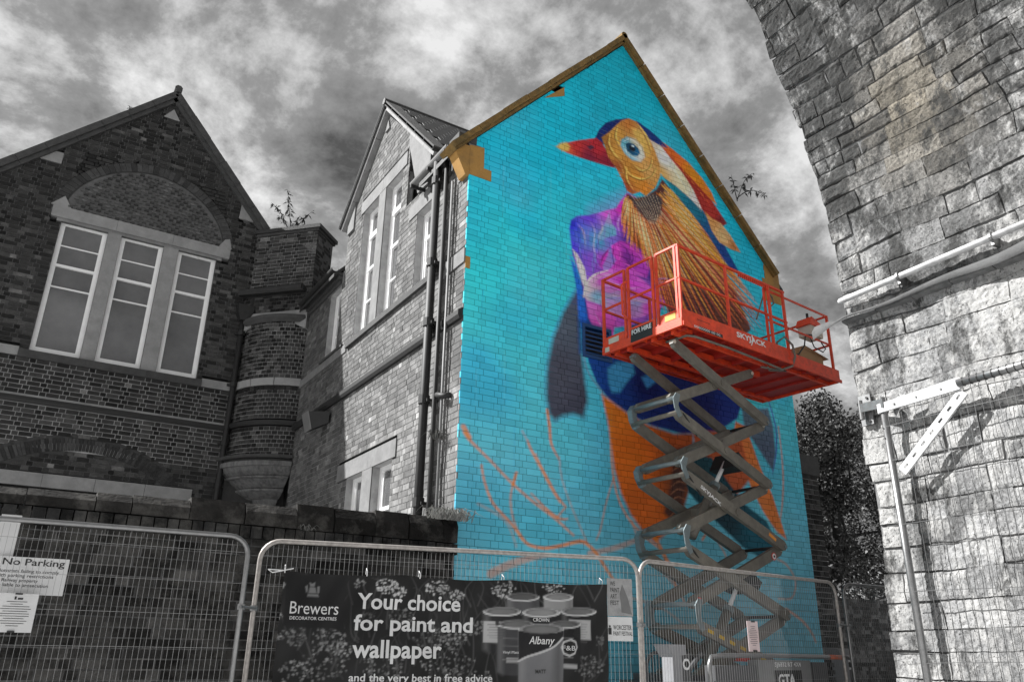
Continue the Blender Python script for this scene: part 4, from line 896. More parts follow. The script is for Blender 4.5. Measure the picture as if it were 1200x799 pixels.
stone(fw_, front, [(1.0, ey(11.35)), (1.36, ey(11.35)), (1.186, ey(11.62))], .014, .05, name='apex_stone')
for a, b in ((-.62, .55), (.553, 1.68), (1.683, 2.78)): 
    k = MB(); piece(k, front, rect(a, b, ey(5.1), ey(5.255)), .05, .1); k.build('sill', STONED, fw_)
k = MB(); k.prism([front(XL, ey(4.22), 0), front(XL, ey(4.22), .05), front(XL, ey(4.27), .08), front(XL, ey(4.33), .07), front(XL, ey(4.35), 0)], (3.5-XL, 0, 0)); k.build('string_course', IRON, fw_)
for i, (a, b) in enumerate(W3):
    sash(fw_, front, a, b, WZ0, WZ1, [WZ1-.50, WZ1-1.42], WZ1-.95, dep=.09, fw=.06, bottom=.12)
k = MB(); k.add([(x, YL+.34, z) for x, z in [(XL, 0), (3.5, 0), (3.5, ey(9.05)), (1.186, ey(11.75)), (XL, ey(11.75)-(1.186-XL)*sl)]], [(0, 1, 2, 3, 4)]); k.build('sun_block_core', MORTD, wing)  # unseen sheet added behind the front to block sun from the rear
k = MB(); k.add([front(x, z, -.0095) for x, z in [lowarc(i/20, .06) for i in range(21)]]+[front(x, z, -.012) for x, z in [lowarc(i/20, -.34) for i in range(21)]], [(i, i+1, 22+i, 21+i) for i in range(20)]); k.build('arch_bed', mat('dark_bed', .05, .95, var=.3), wing)
# verge copings
for p, q in ((vL, vA), (vA, vR_)):
    L = np.linalg.norm(q-p); n = int(L/.6); d = (q-p)/L; up = V(-d[2], 0, d[0]); up = up if up[2] > 0 else -up
    for i in range(n):
        a = p+d*(L*i/n+.004); b = p+d*(L*(i+1)/n-.004); k = MB(); j = rnd.uniform(-.006, .006)
        k.prism([a+up*(.08+j), a+up*(.08+j)+V(0, .4, 0), a-up*.06+V(0, .4, 0), a-up*.06], b-a); k.prism([a-up*.062+V(0, .05, 0), a-up*.062+V(0, .3, 0), a-up*.15+V(0, .3, 0), a-up*.15+V(0, .05, 0)], b-a); k.build('verge_stone', STONED, wing)
k = MB(); k.tube([vA+V(0, -.02, .14), vA+V(0, .35, .14)], .09, 8); k.build('ridge_end', STONED, wing)
k = MB()
for e_ in (vL, V(4.6, YL-.12, vA[2]-3.414*1.15)): k.prism([e_+V(0, .3, 0), vA+V(0, .3, 0), vA+V(0, 9, 0), e_+V(0, 9, 0)], (0, 0, .05))
k.build('roof', SLATE, wing)
k = MB(); k.box(XL, XL+.02, YL+.02, 26, 0, vL[2]-.1); k.box(3.45, 3.5, YL+.02, YL+.6, 0, ey(8.9)); k.build('side_walls', MORTD, wing)
# rainwater pipe and hopper
dp = MB(); dp.tube([(3.42, YL-.1, 0), (3.42, YL-.1, ey(6.85))], .06, 12); dpo = dp.build('drainpipe', IRON, wing, smooth=True)
k = MB(); c0 = V(3.42, YL-.12, 0)
def ringbox(x, y, w, d, z): return [(x-w, y-d, z), (x+w, y-d, z), (x+w, y+d, z), (x-w, y+d, z)]
vs = ringbox(3.42, YL-.13, .08, .08, ey(6.74))+ringbox(3.42, YL-.15, .16, .13, ey(6.9))+ringbox(3.42, YL-.15, .18, .14, ey(7.08)); k.add(vs, [(3, 2, 1, 0)]+[(l*4+i, l*4+(i+1) % 4, (l+1)*4+(i+1) % 4, (l+1)*4+i) for l in range(2) for i in range(4)]+[(8, 9, 10, 11)]); sub('hopper', k, IRON, dpo)
for z in (6.4, 5.2, 3.9, 3.0):
    k = MB(); k.tube([(3.42, YL-.1, ey(z)), (3.42, YL-.1, ey(z)+.1)], .075, 10); k.box(3.3, 3.54, YL-.06, YL, ey(z)+.02, ey(z)+.07); sub('pipe_collar', k, IRON, dpo)
k = MB(); k.tube([(3.55, YL-.2, ey(7.3)), (3.56, YL-.2, ey(7.15)), (3.46, YL-.16, ey(7.02))], .04, 8); sub('pipe_elbow', k, IRON, dpo)

# ================================================================== sooty boundary wall
YW = 8.62
bw_ = thing('boundary_wall', 'low sooty brick boundary wall with dark coping running behind the mesh fence', 'wall', (1, YW+.1, 0))
wl = plane((0, YW, 0), (1, 0, 0), (0, -1, 0)); XW0, XW1 = -3.2, 4.56; ztop = ey(1.03)
def tone_soot(u, v, rg, w):
    k = rg.choice([.012, .02, .03, .045, .055]); 
    if rg.random() < .08: k = .1
    return (k*1.03, k, k*.96)
bb, ss = lay(rect(XW0, XW1, 0, ztop), [], 0, ztop, .092, kind='flemish', seed=51, joint=.014)
wm = mortar(wl, ss, d=-.008); wm.box(XW0, XW1, YW+.02, YW+.28, 0, ztop-.01); wb = wm.build('wall_body', MORTS, bw_)
brickwork(wb, wl, bb, tone_soot, SOOT, seed=12, depth=.015, jit=.006)
x = XW0; z1c = ey(1.17)
while x < XW1:                                           # projecting course of bricks on edge, then a worn coping
    w = rnd.uniform(.105, .125); k = MB(); j = rnd.uniform(-.008, .008); c = rnd.choice([.012, .02, .035]); k.box(x, min(x+w-.012, XW1), YW-.07+j, YW+.3, ztop, ztop+.125+j*.5, (c, c, c)); k.build('brick', SOOT, bw_); x += w
x = XW0
while x < XW1:
    w = rnd.uniform(.28, .6); k = MB(); j = rnd.uniform(-.02, .02); c = rnd.choice([.012, .02, .03]); tp = .30+(x+.2)*.034; k.prism([(x, YW-.08+j, ztop+.135), (x, YW-.09+j, ztop+tp*.72), (x, YW-.02, ztop+tp+j), (x, YW+.34, ztop+tp), (x, YW+.34, ztop+.135)], (min(w, XW1-x)-.01, 0, 0), (c*1.05, c, c*.95)); k.build('coping_stone', SOOT, bw_); x += w

# ================================================================== brick pier beside the gable, garden wall behind
pier = thing('brick_pier', 'narrow brick pier with dark stone cap at the right end of the painted gable', 'pier', (12, 9.4, 0))
pf = plane((0, 9.25, 0), (1, 0, 0), (0, -1, 0)); ptop = at_y(945, 556, 9.25)[2]; pr_ = at_y(955, 556, 9.25)[0]
bb, ss = lay(rect(XR+.01, pr_+.05, 0, ptop), [], 0, ptop, C, kind='flemish', seed=61); pw = mortar(pf, ss); pw.box(XR+.01, pr_+.05, 9.262, 9.9, 0, ptop); pw = pw.build('pier_body', MORTM, pier)
brickwork(pw, pf, bb, tone_dark, BRICK, seed=13, depth=.01, single=120, jit=.005)
k = MB(); k.box(XR+.012, pr_+.08, 9.2, 9.95, ptop, ptop+.36); k.build('cap', STONED, pier)
toothed = mb = None
for i in range(26):                                        # broken brick ends standing out beside the gable
    if i % 3 == 2: continue
    k = MB(); c = rnd.choice([.12, .2, .3]); w = rnd.uniform(.05, .13); k.box(XR+.02, XR+.03+w, YM+.05, YM+.22, .1+i*C, .1+i*C+.075, (c, c*.96, c*.9)); k.build('broken_brick', BRICK, pier)
gwall = thing('garden_wall', 'dark brick wall far behind the right fence panel, beneath the trees', 'wall', (16, 12.5, 0))
YG = 12.5; gf = plane((0, YG, 0), (1, 0, 0), (0, -1, 0)); gt = at_y(985, 700, YG)[2]
bb, ss = lay(rect(13.0, 22, 0, gt), [], 0, gt, C, kind='flemish', seed=62); go = mortar(gf, ss); go.box(13, 22, YG+.02, YG+.3, 0, gt); go = go.build('wall_body', MORTD, gwall)
brickwork(go, gf, bb, lambda u, v, rg, w: (lambda k: (k, k, k))(rg.choice([.03, .05, .07, .12])), BRICK, seed=14, depth=.01, single=200)

# ================================================================== viaduct: pier face curving up into the arch
XV, YE = 8.0, 5.29
RV, ZS = 8.8, ey(3.85)
via = thing('viaduct', 'weathered stone railway viaduct, pier face curving up into its arch', 'viaduct', (XV+1, 0, 0))
def vault(u, v, d):                                        # u = distance from the arch's edge towards the camera, v = length up the face
    y = YE-u
    if v <= ZS: return V(XV-d, y, v)
    t = (v-ZS)/RV; return V(XV-RV*(1-math.cos(t))-d*math.cos(t), y, ZS+RV*math.sin(t)-d*math.sin(t))
VT = ZS+RV*R(44); blocks = []; v = 0.0; rg_ = random.Random(77)
rowh = []
while v < VT:
    h = rg_.choice([.2, .25, .27, .3]) if v < ZS-.2 else rg_.choice([.19, .24, .27]); rowh.append((v, h)); v += h
def blk(u0, u1, v0, v1, nx, ny, seed):
    """a rough block: front grid broken up by noise, rounded at its edges"""
    rg = random.Random(seed); pc = Vector(vault((u0+u1)/2, (v0+v1)/2, 0)); sm = mnoise(pc*1.15+Vector((2, 8, 1)))+.25*mnoise(pc*3.1) > -.02
    if sm and u0 > .05: u0 -= .007; u1 += .007; v0 -= .006; v1 += .006; pr, tilt = rg.uniform(-.002, .002), 0
    else: u0 += rg.uniform(-.004, .012); u1 += rg.uniform(-.012, .004); v0 += rg.uniform(-.005, .008); v1 += rg.uniform(-.012, .003); pr, tilt = rg.uniform(-.007, .010), rg.uniform(-.008, .008)
    rg.random(); g = []; 
    for j in range(ny+1):
        for i in range(nx+1):
            s_, t = i/nx, j/ny; u = u0+(u1-u0)*s_; v = v0+(v1-v0)*t
            e_ = min(s_, 1-s_)*(u1-u0); f_ = min(t, 1-t)*(v1-v0); rd = -.011*math.exp(-(min(e_, f_)/.010))*(0 if sm else 1)
            p = vault(u, v, 0); u += mnoise(Vector(p)*1.3)*.07; v += mnoise(Vector(p)*1.1+Vector((7, 7, 7)))*.06; p = vault(u, v, 0); nn = mnoise(Vector(p)*2.2)*.012+mnoise(Vector(p)*7+Vector((5, 1, 2)))*.011+mnoise(Vector(p)*21)*.010
            g.append(vault(u+mnoise(Vector(p)*11)*.008, v+mnoise(Vector(p)*9+Vector((3, 3, 3)))*.008, pr+tilt*(s_-.5)+rd+nn))
    return g
items = []
for ri, (v0, h) in enumerate(rowh):
    u = rg_.uniform(-.03, .02); 
    while u < 3.9:
        w = rg_.choice([.22, .3, .36, .46, .56, .68]) 
        a, b = u+.004, u+w-.005; j0, j1 = rg_.uniform(0, .008), rg_.uniform(0, .008)
        F = [vault(a, v0+.008+j0, 0), vault(b, v0+.008, 0), vault(b, v0+h-.008, 0), vault(a, v0+h-.008-j1, 0)]
        items.append([front_area(F), a, b, v0+.004+j0, v0+h-.004-j1]); u += w
order = sorted(range(len(items)), key=lambda i: -items[i][0]); pick = set(order[:300]); rest = MB()
vb_ = MB(); 
for v0, h in rowh:
    vb_.add([vault(.02, v0, -.028), vault(4, v0, -.028), vault(4, v0+h, -.028), vault(.02, v0+h, -.028)], [(0, 1, 2, 3)])
vb_.add([(XV+.03, YE-.02, 0), (XV+6, YE-.02, 0), (XV+6, YE-.02, 15), (XV+.03, YE-.02, 15)], [(0, 1, 2, 3)])
n = 26; Z = lambda t: ZS+RV*math.sin(t); X_ = lambda t: XV-RV*(1-math.cos(t))
for i in range(n*2):                                       # arch front; unseen barrel beyond the detail, cut short to admit sky light
    t0, t1 = math.pi*i/(2*n), math.pi*(i+1)/(2*n)
    vb_.add([(X_(t0)+.0, YE-.03, Z(t0)), (X_(t1), YE-.03, Z(t1)), (X_(t1), YE-.03, 15.4), (X_(t0), YE-.03, 15.4)], [(0, 1, 2, 3)])
    vb_.add([(X_(t0), 1.2, Z(t0)), (X_(t1), 1.2, Z(t1)), (X_(t1), 1.2, 15.4), (X_(t0), 1.2, 15.4)], [(0, 1, 2, 3)])
    if t0 >= R(43): vb_.add([(X_(t0), YE-.03, Z(t0)), (X_(t1), YE-.03, Z(t1)), (X_(t1), 1.2, Z(t1)), (X_(t0), 1.2, Z(t0))], [(0, 1, 2, 3)])
vb_.add([(XV+.03, 1.2, 0), (XV+6, 1.2, 0), (XV+6, 1.2, 15.4), (XV+.03, 1.2, 15.4)], [(0, 1, 2, 3)])
vb_.box(XV-2*RV-3, XV-2*RV, 1.2, YE-.03, 0, ZS); vb_.box(XV-2*RV-3, XV+6, 1.2, YE-.05, 15.4, 15.9)
vbo = vb_.build('masonry_bed', mat('deep_joint', .15, .95, var=.4, scale=6, bump=.6), via)
for i, (ar, a, b, v0, v1) in enumerate(items):
    g = blk(a, b, v0, v1, max(4, int((b-a)/.036)), 7, i); nx = max(4, int((b-a)/.036)); ny = 7
    fs = [(j*(nx+1)+k_, j*(nx+1)+k_+1, (j+1)*(nx+1)+k_+1, (j+1)*(nx+1)+k_) for j in range(ny) for k_ in range(nx)]; m = len(g)
    cr4 = [0, nx, (nx+1)*(ny+1)-1, (nx+1)*ny]; g += [vault(*q, -.06) for q in ((a, v0), (b, v0), (b, v1), (a, v1))]
    # side skirts follow the grid edges
    for j in range(nx): fs.append((j+1, j, m, m+1)) if j == 0 else None
    fs += [(m, m+1, nx, 0), (m+1, m+2, cr4[2], nx), (m+2, m+3, cr4[3], cr4[2]), (m+3, m, 0, cr4[3])]
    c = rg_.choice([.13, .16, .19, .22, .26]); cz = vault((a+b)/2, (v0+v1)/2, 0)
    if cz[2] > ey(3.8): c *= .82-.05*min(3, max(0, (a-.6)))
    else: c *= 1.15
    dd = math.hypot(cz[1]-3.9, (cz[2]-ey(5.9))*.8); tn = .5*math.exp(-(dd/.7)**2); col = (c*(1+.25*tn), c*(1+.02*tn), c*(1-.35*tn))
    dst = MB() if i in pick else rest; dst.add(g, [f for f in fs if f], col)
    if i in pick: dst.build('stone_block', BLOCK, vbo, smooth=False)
if rest.v: rest.build('stone_courses', BLOCK, vbo, kind='stuff')
# ledge at the springing, with torn felt on it
k = MB(); y = YE
lg = []
for i in range(9):
    y0, y1 = YE+.02-i*.45, YE+.02-(i+1)*.45+.012; p = .05+.012*i+rnd.uniform(0, .015); z0 = ey(3.68)+.0*i; hgt = .05+.004*i
    kk = MB(); kk.prism([(XV+.05, y0, z0), (XV-p, y0, z0+.02), (XV-p-.01, y0, z0+hgt), (XV+.02, y0, z0+hgt+.03), (XV+.05, y0, z0+hgt+.03)], (0, y1-y0, 0)); kk.build('ledge_stone', mat('ledge_stone', .12, .95, var=.4, scale=8, bump=.8, stain=.5, stain_col=(.12, .12, .12)), via)
felt = thing('felt_flap', 'torn strip of grey roofing felt hanging along the ledge of the stone viaduct', 'felt strip', (XV-.1, YE, ey(3.75)))
k = MB(); vs = []; n = 30
for i in range(n+1):
    t = i/n; y = YE+.42-t*3.6; w = .035+.2*min(1, max(0, (t-.14))*1.0); w = .16*(.14-t)/.14+.03 if t < .1 else w
    z0 = ey(3.70)+.02*math.sin(t*17)+(.10*(.14-t)/.14 if t < .14 else 0)*-1; off = .10+.03*math.sin(t*9)+.1*t
    vs += [(XV-off, y, z0), (XV-off-.015-.03*t, y, z0+w*.5), (XV-off+.06, y, z0+w)]
k.add(vs, [(i*3+j, i*3+j+1, i*3+j+4, i*3+j+3) for i in range(n) for j in range(2)]); k.build('felt', FELT, felt, smooth=True)
pipe = thing('wall_pipe', 'long white pipe clipped to the stone viaduct above its ledge', 'pipe', (XV-.1, 4, ey(4.05)))
a, b = at_x(985, 353, XV-.11), at_x(1200, 262, XV-.11); a, b = np.array(a), np.array(b); d = (b-a); b = b+d*.5
k = MB(); k.tube([a-d*.012, a, b], [.024, .036, .036], 14); k.build('tube', WORNW, pipe, smooth=True)
for t in (.36, .85):
    c0 = a+d*t; k = MB(); k.tube([c0-d*.006, c0+d*.006], .056, 12); k.box(c0[0]-.01, XV+.02, c0[1]-.015, c0[1]+.015, c0[2]-.09, c0[2]+.02); k.build('clip', GALV, pipe)

# ================================================================== mesh gate hung on the pier
gate = thing('mesh_gate', 'tall galvanised mesh gate folded back against the rough stone pier, with white strap hinge', 'gate', (XV-.15, 4.95, 0))
XG = XV-.16
def gp(px, py, x=XG): return np.array(at_x(px, py, x))
ptop_ = gp(1033, 466); k = MB(); k.tube([(XG, ptop_[1], 0.05), tuple(ptop_)], .036, 14); post = k.build('post', GALV, gate, smooth=True)
for zz in (ptop_[2]-.35, ptop_[2]-.46): 
    k = MB(); k.tube([(XG-.03, ptop_[1]+.012, zz), (XG-.041, ptop_[1]+.012, zz)], .009, 8); sub('rivet', k, BLK, post)
a, b = gp(1028, 479, XG-.05), gp(1122, 449, XG-.05); d = (b-a)/np.linalg.norm(b-a); k = MB(); w = .062; up = V(0, 0, 1)
ends = [b+d*(.055*math.cos(t))+up*(w*math.sin(t)) for t in np.linspace(-math.pi/2, math.pi/2, 9)]
k.prism([a-up*w*.8, *ends, a+up*w*.8], (.03, 0, 0)); arm = k.build('strap_hinge', WORNW, gate)
for t in (.22, .5, .8): 
    c0 = a+(b-a)*t; k = MB(); k.tube([c0+V(.0, 0, 0), c0-V(.012, 0, 0)], .012, 8); sub('bolt', k, GALV, arm)
e_ = gp(1210, 424); d2 = (e_-b); k = MB(); k.tube([b+d2*.0, b+d2*1.6], .042, 14); tr = k.build('top_rail', GALV, gate, smooth=True)
for i in range(16):
    c0 = b+d2*(.08+.1*i); k = MB(); k.tube([c0, c0+d2*.012], .048, 10); sub('mesh_clip', k, IRON, tr)
a, b2 = gp(1128, 458, XG-.03), gp(1057, 552, XG-.03); d = (b2-a); L = np.linalg.norm(d); d /= L; nn = np.cross(d, V(1, 0, 0)); k = MB()
# perforated brace: built of rails and bridges so that the slots are open
hw = .05; n = 7
for s_ in (-1, 1): k.prism([a+nn*(hw*s_), a+nn*(hw*s_)+d*L, a+nn*(.012*s_)+d*L, a+nn*(.012*s_)], (.006, 0, 0))
for i in range(n+1):
    t = L*i/n; k.prism([a+d*max(t-.045, 0)-nn*.0125, a+d*max(t-.045, 0)+nn*.0125, a+d*min(t+.045, L)+nn*.0125, a+d*min(t+.045, L)-nn*.0125], (.006, 0, 0))
k.prism([a+nn*hw, a+nn*hw+d*L, a+nn*hw+d*L+V(.03, 0, 0), a+nn*hw+V(.03, 0, 0)], nn*.006); k.build('slotted_brace', WORNW, gate)
c0 = gp(1014, 480, XV-.02); k = MB(); k.box(XV-.05, XV-.02, c0[1]-.1, c0[1]+.05, c0[2]-.19, c0[2]+.16); hb = k.build('hinge_plate', GALV, gate)
k = MB(); k.tube([(XV-.1, c0[1]+.0, c0[2]-.13), (XV-.1, c0[1]+.0, c0[2]+.09)], .028, 12); sub('hinge_pin', k, GALV, hb)
k = MB(); k.prism([(XV-.1, c0[1], c0[2]-.05), (XG-.04, ptop_[1]-.04, ptop_[2]-.13), (XG-.04, ptop_[1]-.04, ptop_[2]-.03), (XV-.1, c0[1], c0[2]+.05)], (-.02, 0, 0)); sub('hinge_arm', k, GALV, hb)
for dz in (-.15, .12):
    k = MB(); k.tube([(XV-.05, c0[1]-.06, c0[2]+dz), (XV-.065, c0[1]-.06, c0[2]+dz)], .014, 8); sub('bolt', k, BLK, hb)
k = MB(); a = gp(1062, 459, XG); b3 = gp(1049, 490, XG); k.prism([a, b3, gp(1045, 470, XG)], (.008, 0, 0)); k.build('gusset', GALV, gate)
mesh = MB(); rg_ = random.Random(9); y0 = ptop_[1]-.05; zt = ptop_[2]-.1
for i in range(44):
    y = y0-i*.077; zt_ = zt+(ptop_[1]-y)*.03; j = rg_.uniform(-.006, .006); mesh.tube([(XG-.01, y, .1), (XG-.012, y+j, 1.4), (XG-.01, y+j*.3, zt_)], .0028, 4, cap=False)
for z in (2.62+EYE-1.0-.34*0, ):
    pass
for (pa, pb) in (((1041, 541), (1200, 509)), ((1048, 616), (1200, 597)), ((1060, 694), (1200, 688)), ((1073, 778), (1200, 776)), ((1041, 500), (1200, 462))):
    a, b = gp(*pa), gp(*pb); mesh.tube([a+V(-.03, .06, 0), a+(b-a)*.3+V(-.012, 0, .01), b+(b-a)*.6], .0042, 4, cap=False)
mesh.build('wire_mesh', OLDW, gate, kind='stuff')

# ================================================================== temporary fence
FT = ey(.83)
fdef = [((-1.78, 7.04), (1.69, 6.83), 'leftmost mesh fence panel, in front of the sooty wall, with a warning sign behind it'), ((1.83, 6.975), (5.25, 6.10), 'long mesh fence panel that carries the big printed paint banner'), ((5.30, 6.13), (8.86, 6.57), 'mesh fence panel standing in front of the scissor lift, pink notice on it'), ((9.04, 6.59), (12.5, 6.68), 'rightmost mesh fence panel, running behind the stone pier')]
fences = []
def rounded(p0, p1, z0, z1, r=.16, n=6):
    p0, p1 = V(*p0, 0), V(*p1, 0); L = np.linalg.norm(p1-p0); d = (p1-p0)/L; pts = [p0+V(0, 0, z0)]
    for i in range(n+1): a = math.pi/2*i/n; pts.append(p0+d*(r-r*math.cos(a))+V(0, 0, z1-r+r*math.sin(a)))
    for i in range(n+1): a = math.pi/2*i/n; pts.append(p1-d*(r-r*math.sin(a))+V(0, 0, z1-r+r*math.cos(a)))
    pts.append(p1+V(0, 0, z0)); return pts
for fi, (p0, p1, lab) in enumerate(fdef):
    f = thing('mesh_fence', lab, 'fence panel', ((p0[0]+p1[0])/2, (p0[1]+p1[1])/2, 0), group='temporary mesh fence panels')
    k = MB(); pts = rounded(p0, p1, .08, FT); k.tube(pts, .0205, 10); k.build('tube_frame', RUSTY if fi in (1, 2) else GALV, f, smooth=True)
    k = MB(); a, b = V(*p0, .2), V(*p1, .2); k.tube([a, b], .0205, 8); k.build('bottom_rail', GALV, f, smooth=True)
    d = V(p1[0]-p0[0], p1[1]-p0[1], 0); L = np.linalg.norm(d); d /= L; nrm = V(d[1], -d[0], 0); nrm = nrm if nrm[1] < 0 else -nrm
    k = MB(); n = int((L-.06)/.0405)
    for i in range(1, n):
        t = i*.0405+.02; p = V(*p0, 0)+d*t; j = rnd.uniform(-.002, .002); e_ = min(t, L-t); zt = FT-.03-(0 if e_ > .16 else .16-math.sqrt(max(0, .16**2-(.16-e_)**2)))
        k.tube([p+V(0, 0, .2), p+d*j+nrm*(.004*math.sin(t*2.1))+V(0, 0, 1.2), p+V(0, 0, zt)], .0016, 4, cap=False)
    for i in range(8):
        z = .24+i*.245; k.tube([V(*p0, z), V(*p0, z)+d*L*.5+nrm*.004, V(*p1, z)], .0019, 4, cap=False)
    k.build('wire_mesh', WIRE, f, kind='stuff')
    for p in (p0, p1):
        k = MB(); c0 = V(*p, 0)+d*(.0); k.prism([(c0[0]-.32, c0[1]-.11, 0), (c0[0]+.32, c0[1]-.11, 0), (c0[0]+.26, c0[1]-.09, .12), (c0[0]-.26, c0[1]-.09, .12)], (0, .2, 0)); 
        if p is p1 or fi == 0: k.build('foot_block', BLACK, f)
    fences.append((V(*p0, 0), d, nrm, L, f))
for (a, b, z) in ((0, 1, ey(.83)-.55), (1, 2, ey(.83)-.6), (2, 3, ey(.83)-.5)):
    pa = fences[a][0]+fences[a][1]*fences[a][3]; pb = fences[b][0]; k = MB(); d = (pb-pa)/np.linalg.norm(pb-pa)
    k.box; k.tube([pa-d*.03+V(0, -.028, z), pb+d*.03+V(0, -.028, z)], .012, 8)
    for p in (pa, pb): k.tube([p+V(0, 0, z-.022), p+V(0, 0, z+.022)], .03, 10)
    tag(k.build('fence_coupler', GALV, None), ['bolted clip joining the leftmost fence panel to the banner panel', 'bolted clip joining the banner panel to the panel before the lift', 'bolted clip joining the two right hand fence panels'][a], 'fence clip', 'clips joining the fence panels')
def on_fence(i, px, py, off=0.):
    p0, d, nrm, L, f = fences[i]; r = ray(px, py); k = ((p0+nrm*off)@nrm)/(r@nrm); p = r*k; p = V(p[0], p[1], p[2]+EYE); return p, (p-p0)@d, p[2]
def sheet(i, TL, BR, off, name, m, lab, cat, thick=.003, group=None):
    """a flat sheet hung on fence i; TL and BR give its corners"""
    p0, d, nrm, L, f = fences[i]; _, s0, z1 = on_fence(i, *TL, off); _, s1, z0 = on_fence(i, *BR, off)
    t = thing(name, lab, cat, tuple(p0+d*(s0+s1)/2+V(0, 0, z0)), group=group); o = p0+nrm*off+d*s0+V(0, 0, z0)
    k = MB(); k.pbox(o, d*(s1-s0), V(0, 0, z1-z0), -nrm*thick); k.build('board' if thick > .003 else 'sheet', m, t)
    return t, o, d, s1-s0, z1-z0
UPV = V(0, 0, 1)
# No Parking sign on its post just behind the fence
t, o, d, w, h = sheet(0, (-14, 650), (73, 698), -.06, 'parking_sign', PAPER, 'white NO PARKING sign with black print on a pale post behind the left fence panel', 'sign', .01)
k = MB(); q = on_fence(0, 26, 604, -.11); k.pbox(fences[0][0]+fences[0][1]*(q[1]-.13)-fences[0][2]*.10, fences[0][1]*.13, V(0, 0, q[2]), -fences[0][2]*.05); k.build('post', PAPER, t)
text('No Parking', o+d*w*.19+UPV*h*.72, d, UPV, w*.76, h*.24, BLK, t, d=.002, bold=.012)
for i, ln in enumerate(['Motorists failing to comply', 'with parking restrictions', 'on Railway property', 'are liable to prosecution', 'and vehicle removal']):
    if i < 4: text(ln, o+d*w*.14+UPV*h*(.55-.125*i), d, UPV, w*(.76, .70, .52, .66)[i], h*.115, BLK, t, d=.002, bold=.004)
# laminated notice clipped under it
t, o, d, w, h = sheet(0, (-2, 694), (36, 741), .03, 'paper_notice', PAPER, 'white paper notice clipped to the fence below the NO PARKING sign', 'notice', group='paper notices on the fence')
for i in range(11): 
    ww = (.5, .3, .66, .74, .6, .7, .72, .5, .66, .55, .3)[i]; k = MB(); a = o+d*w*(.5-ww/2)+UPV*h*(.78-.062*i)+fences[0][2]*.002; k.pbox(a, d*w*ww, UPV*h*.014, -fences[0][2]*.001); k.build('print_line', BLK, t)
k = MB(); a = o+d*w*.42+UPV*h*.84+fences[0][2]*.002; k.pbox(a, d*w*.05, UPV*h*.08, -fences[0][2]*.001); k.pbox(a+d*w*.08, d*w*.13, UPV*h*.05, -fences[0][2]*.001); k.build('print_emblem', BLK, t)
for y in (.97, .0): k = MB(); k.pbox(o+d*w*.42+UPV*h*y+fences[0][2]*.002, d*w*.18, UPV*h*.04, fences[0][2]*.012); k.build('clip', BLK, t)
# papers at the joint of the banner panel
t, o, d, w, h = sheet(1, (711, 677), (742, 722), .035, 'festival_poster', GREYP, 'small grey festival poster taped to the fence upright, above the white sheet', 'poster')
for i, ln in enumerate(['WE', 'PAINT', 'ART', 'FEST']): text(ln, o+d*w*.12+UPV*h*(.8-.17*i), d, UPV, w*(.2, .36, .26, .34)[i], h*.12, BLK, t, bold=.01)
k = MB(); cpt = fences[1][2]*.002; k.prism([o+d*w*.55+UPV*h*.1+cpt, o+d*w*.95+UPV*h*.05+cpt, o+d*w*.8+UPV*h*.5+cpt, o+d*w*.6+UPV*h*.85+cpt, o+d*w*.5+UPV*h*.6+cpt], fences[1][2]*.001); k.build('print_shape', LEAD, t)
t, o, d, w, h = sheet(1, (711, 722), (742, 751), .03, 'festival_sheet', PAPER, 'crumpled white sheet with festival name taped below the grey poster', 'poster')
text('WORCESTER', o+d*w*.24+UPV*h*.46, d, UPV, w*.72, h*.2, BLK, t, bold=.012); text('PAINT FESTIVAL', o+d*w*.24+UPV*h*.22, d, UPV, w*.74, h*.18, BLK, t, bold=.012)
k = MB(); k.pbox(o+d*w*.05+UPV*h*.26+fences[1][2]*.002, d*w*.12, UPV*h*.28, fences[1][2]*.001); k.pbox(o+d*w*.08+UPV*h*.56+fences[1][2]*.002, d*w*.06, UPV*h*.08, fences[1][2]*.001); k.build('print_emblem', BLK, t)
PINK = mat('pinkish_paper', (.62, .5, .5), .7, var=.04)
t, o, d, w, h = sheet(2, (875, 727), (891, 763), .03, 'paper_notice', PINK, 'pinkish paper notice clipped to the fence in front of the scissor lift', 'notice', group='paper notices on the fence')
for i in range(11): 
    ww = (.4, .3, .6, .74, .6, .7, .72, .5, .66, .55, .3)[i]; k = MB(); a = o+d*w*(.5-ww/2)+UPV*h*(.82-.062*i)+fences[2][2]*.002; k.pbox(a, d*w*ww, UPV*h*.014, -fences[2][2]*.001); k.build('print_line', BLK, t)
for y in (.96, .0): k = MB(); k.pbox(o+d*w*.35+UPV*h*y+fences[2][2]*.002, d*w*.3, UPV*h*.045, fences[2][2]*.012); k.build('clip', BLK, t)

# ------------------------------------------------------------------ banner
p0, dF, nF, LF, ff = fences[1]; OFF = .058
BT = on_fence(1, 333, 668, OFF)[2]-.0; s0 = on_fence(1, 330, 700, OFF)[1]; s1 = on_fence(1, 711, 700, OFF)[1]; zB = .55
ban = thing('paint_banner', 'wide dark floral banner with white lettering and paint tins, tied to the fence', 'banner', tuple(p0+dF*(s0+s1)/2))
def bz(s): return BT+.0*(s-s0)
def bpos(s, z, lift=0.):
    wv = .014*math.sin(s*5.3+z*1.3)+.014*math.sin(s*13+3*z)*(z-zB)+.010*math.sin(z*9+s*3)+.006*math.sin(s*27-z*14); return p0+dF*s+V(0, 0, z)+nF*(OFF+wv+lift)
nx, nz = 380, 116; ss_ = np.linspace(s0, s1, nx+1); zz_ = np.linspace(zB, BT, nz+1)
uv = np.array([(s, z) for z in zz_ for s in ss_]); vs = [bpos(s, z-.018*abs(math.sin((s-s0)*3.1))*max(0, (z-BT+.1)/.1)) for s, z in uv]
rs = np.random.RandomState(8); basec = np.full((len(uv), 3), s2l((15, 15, 15))[0]); 
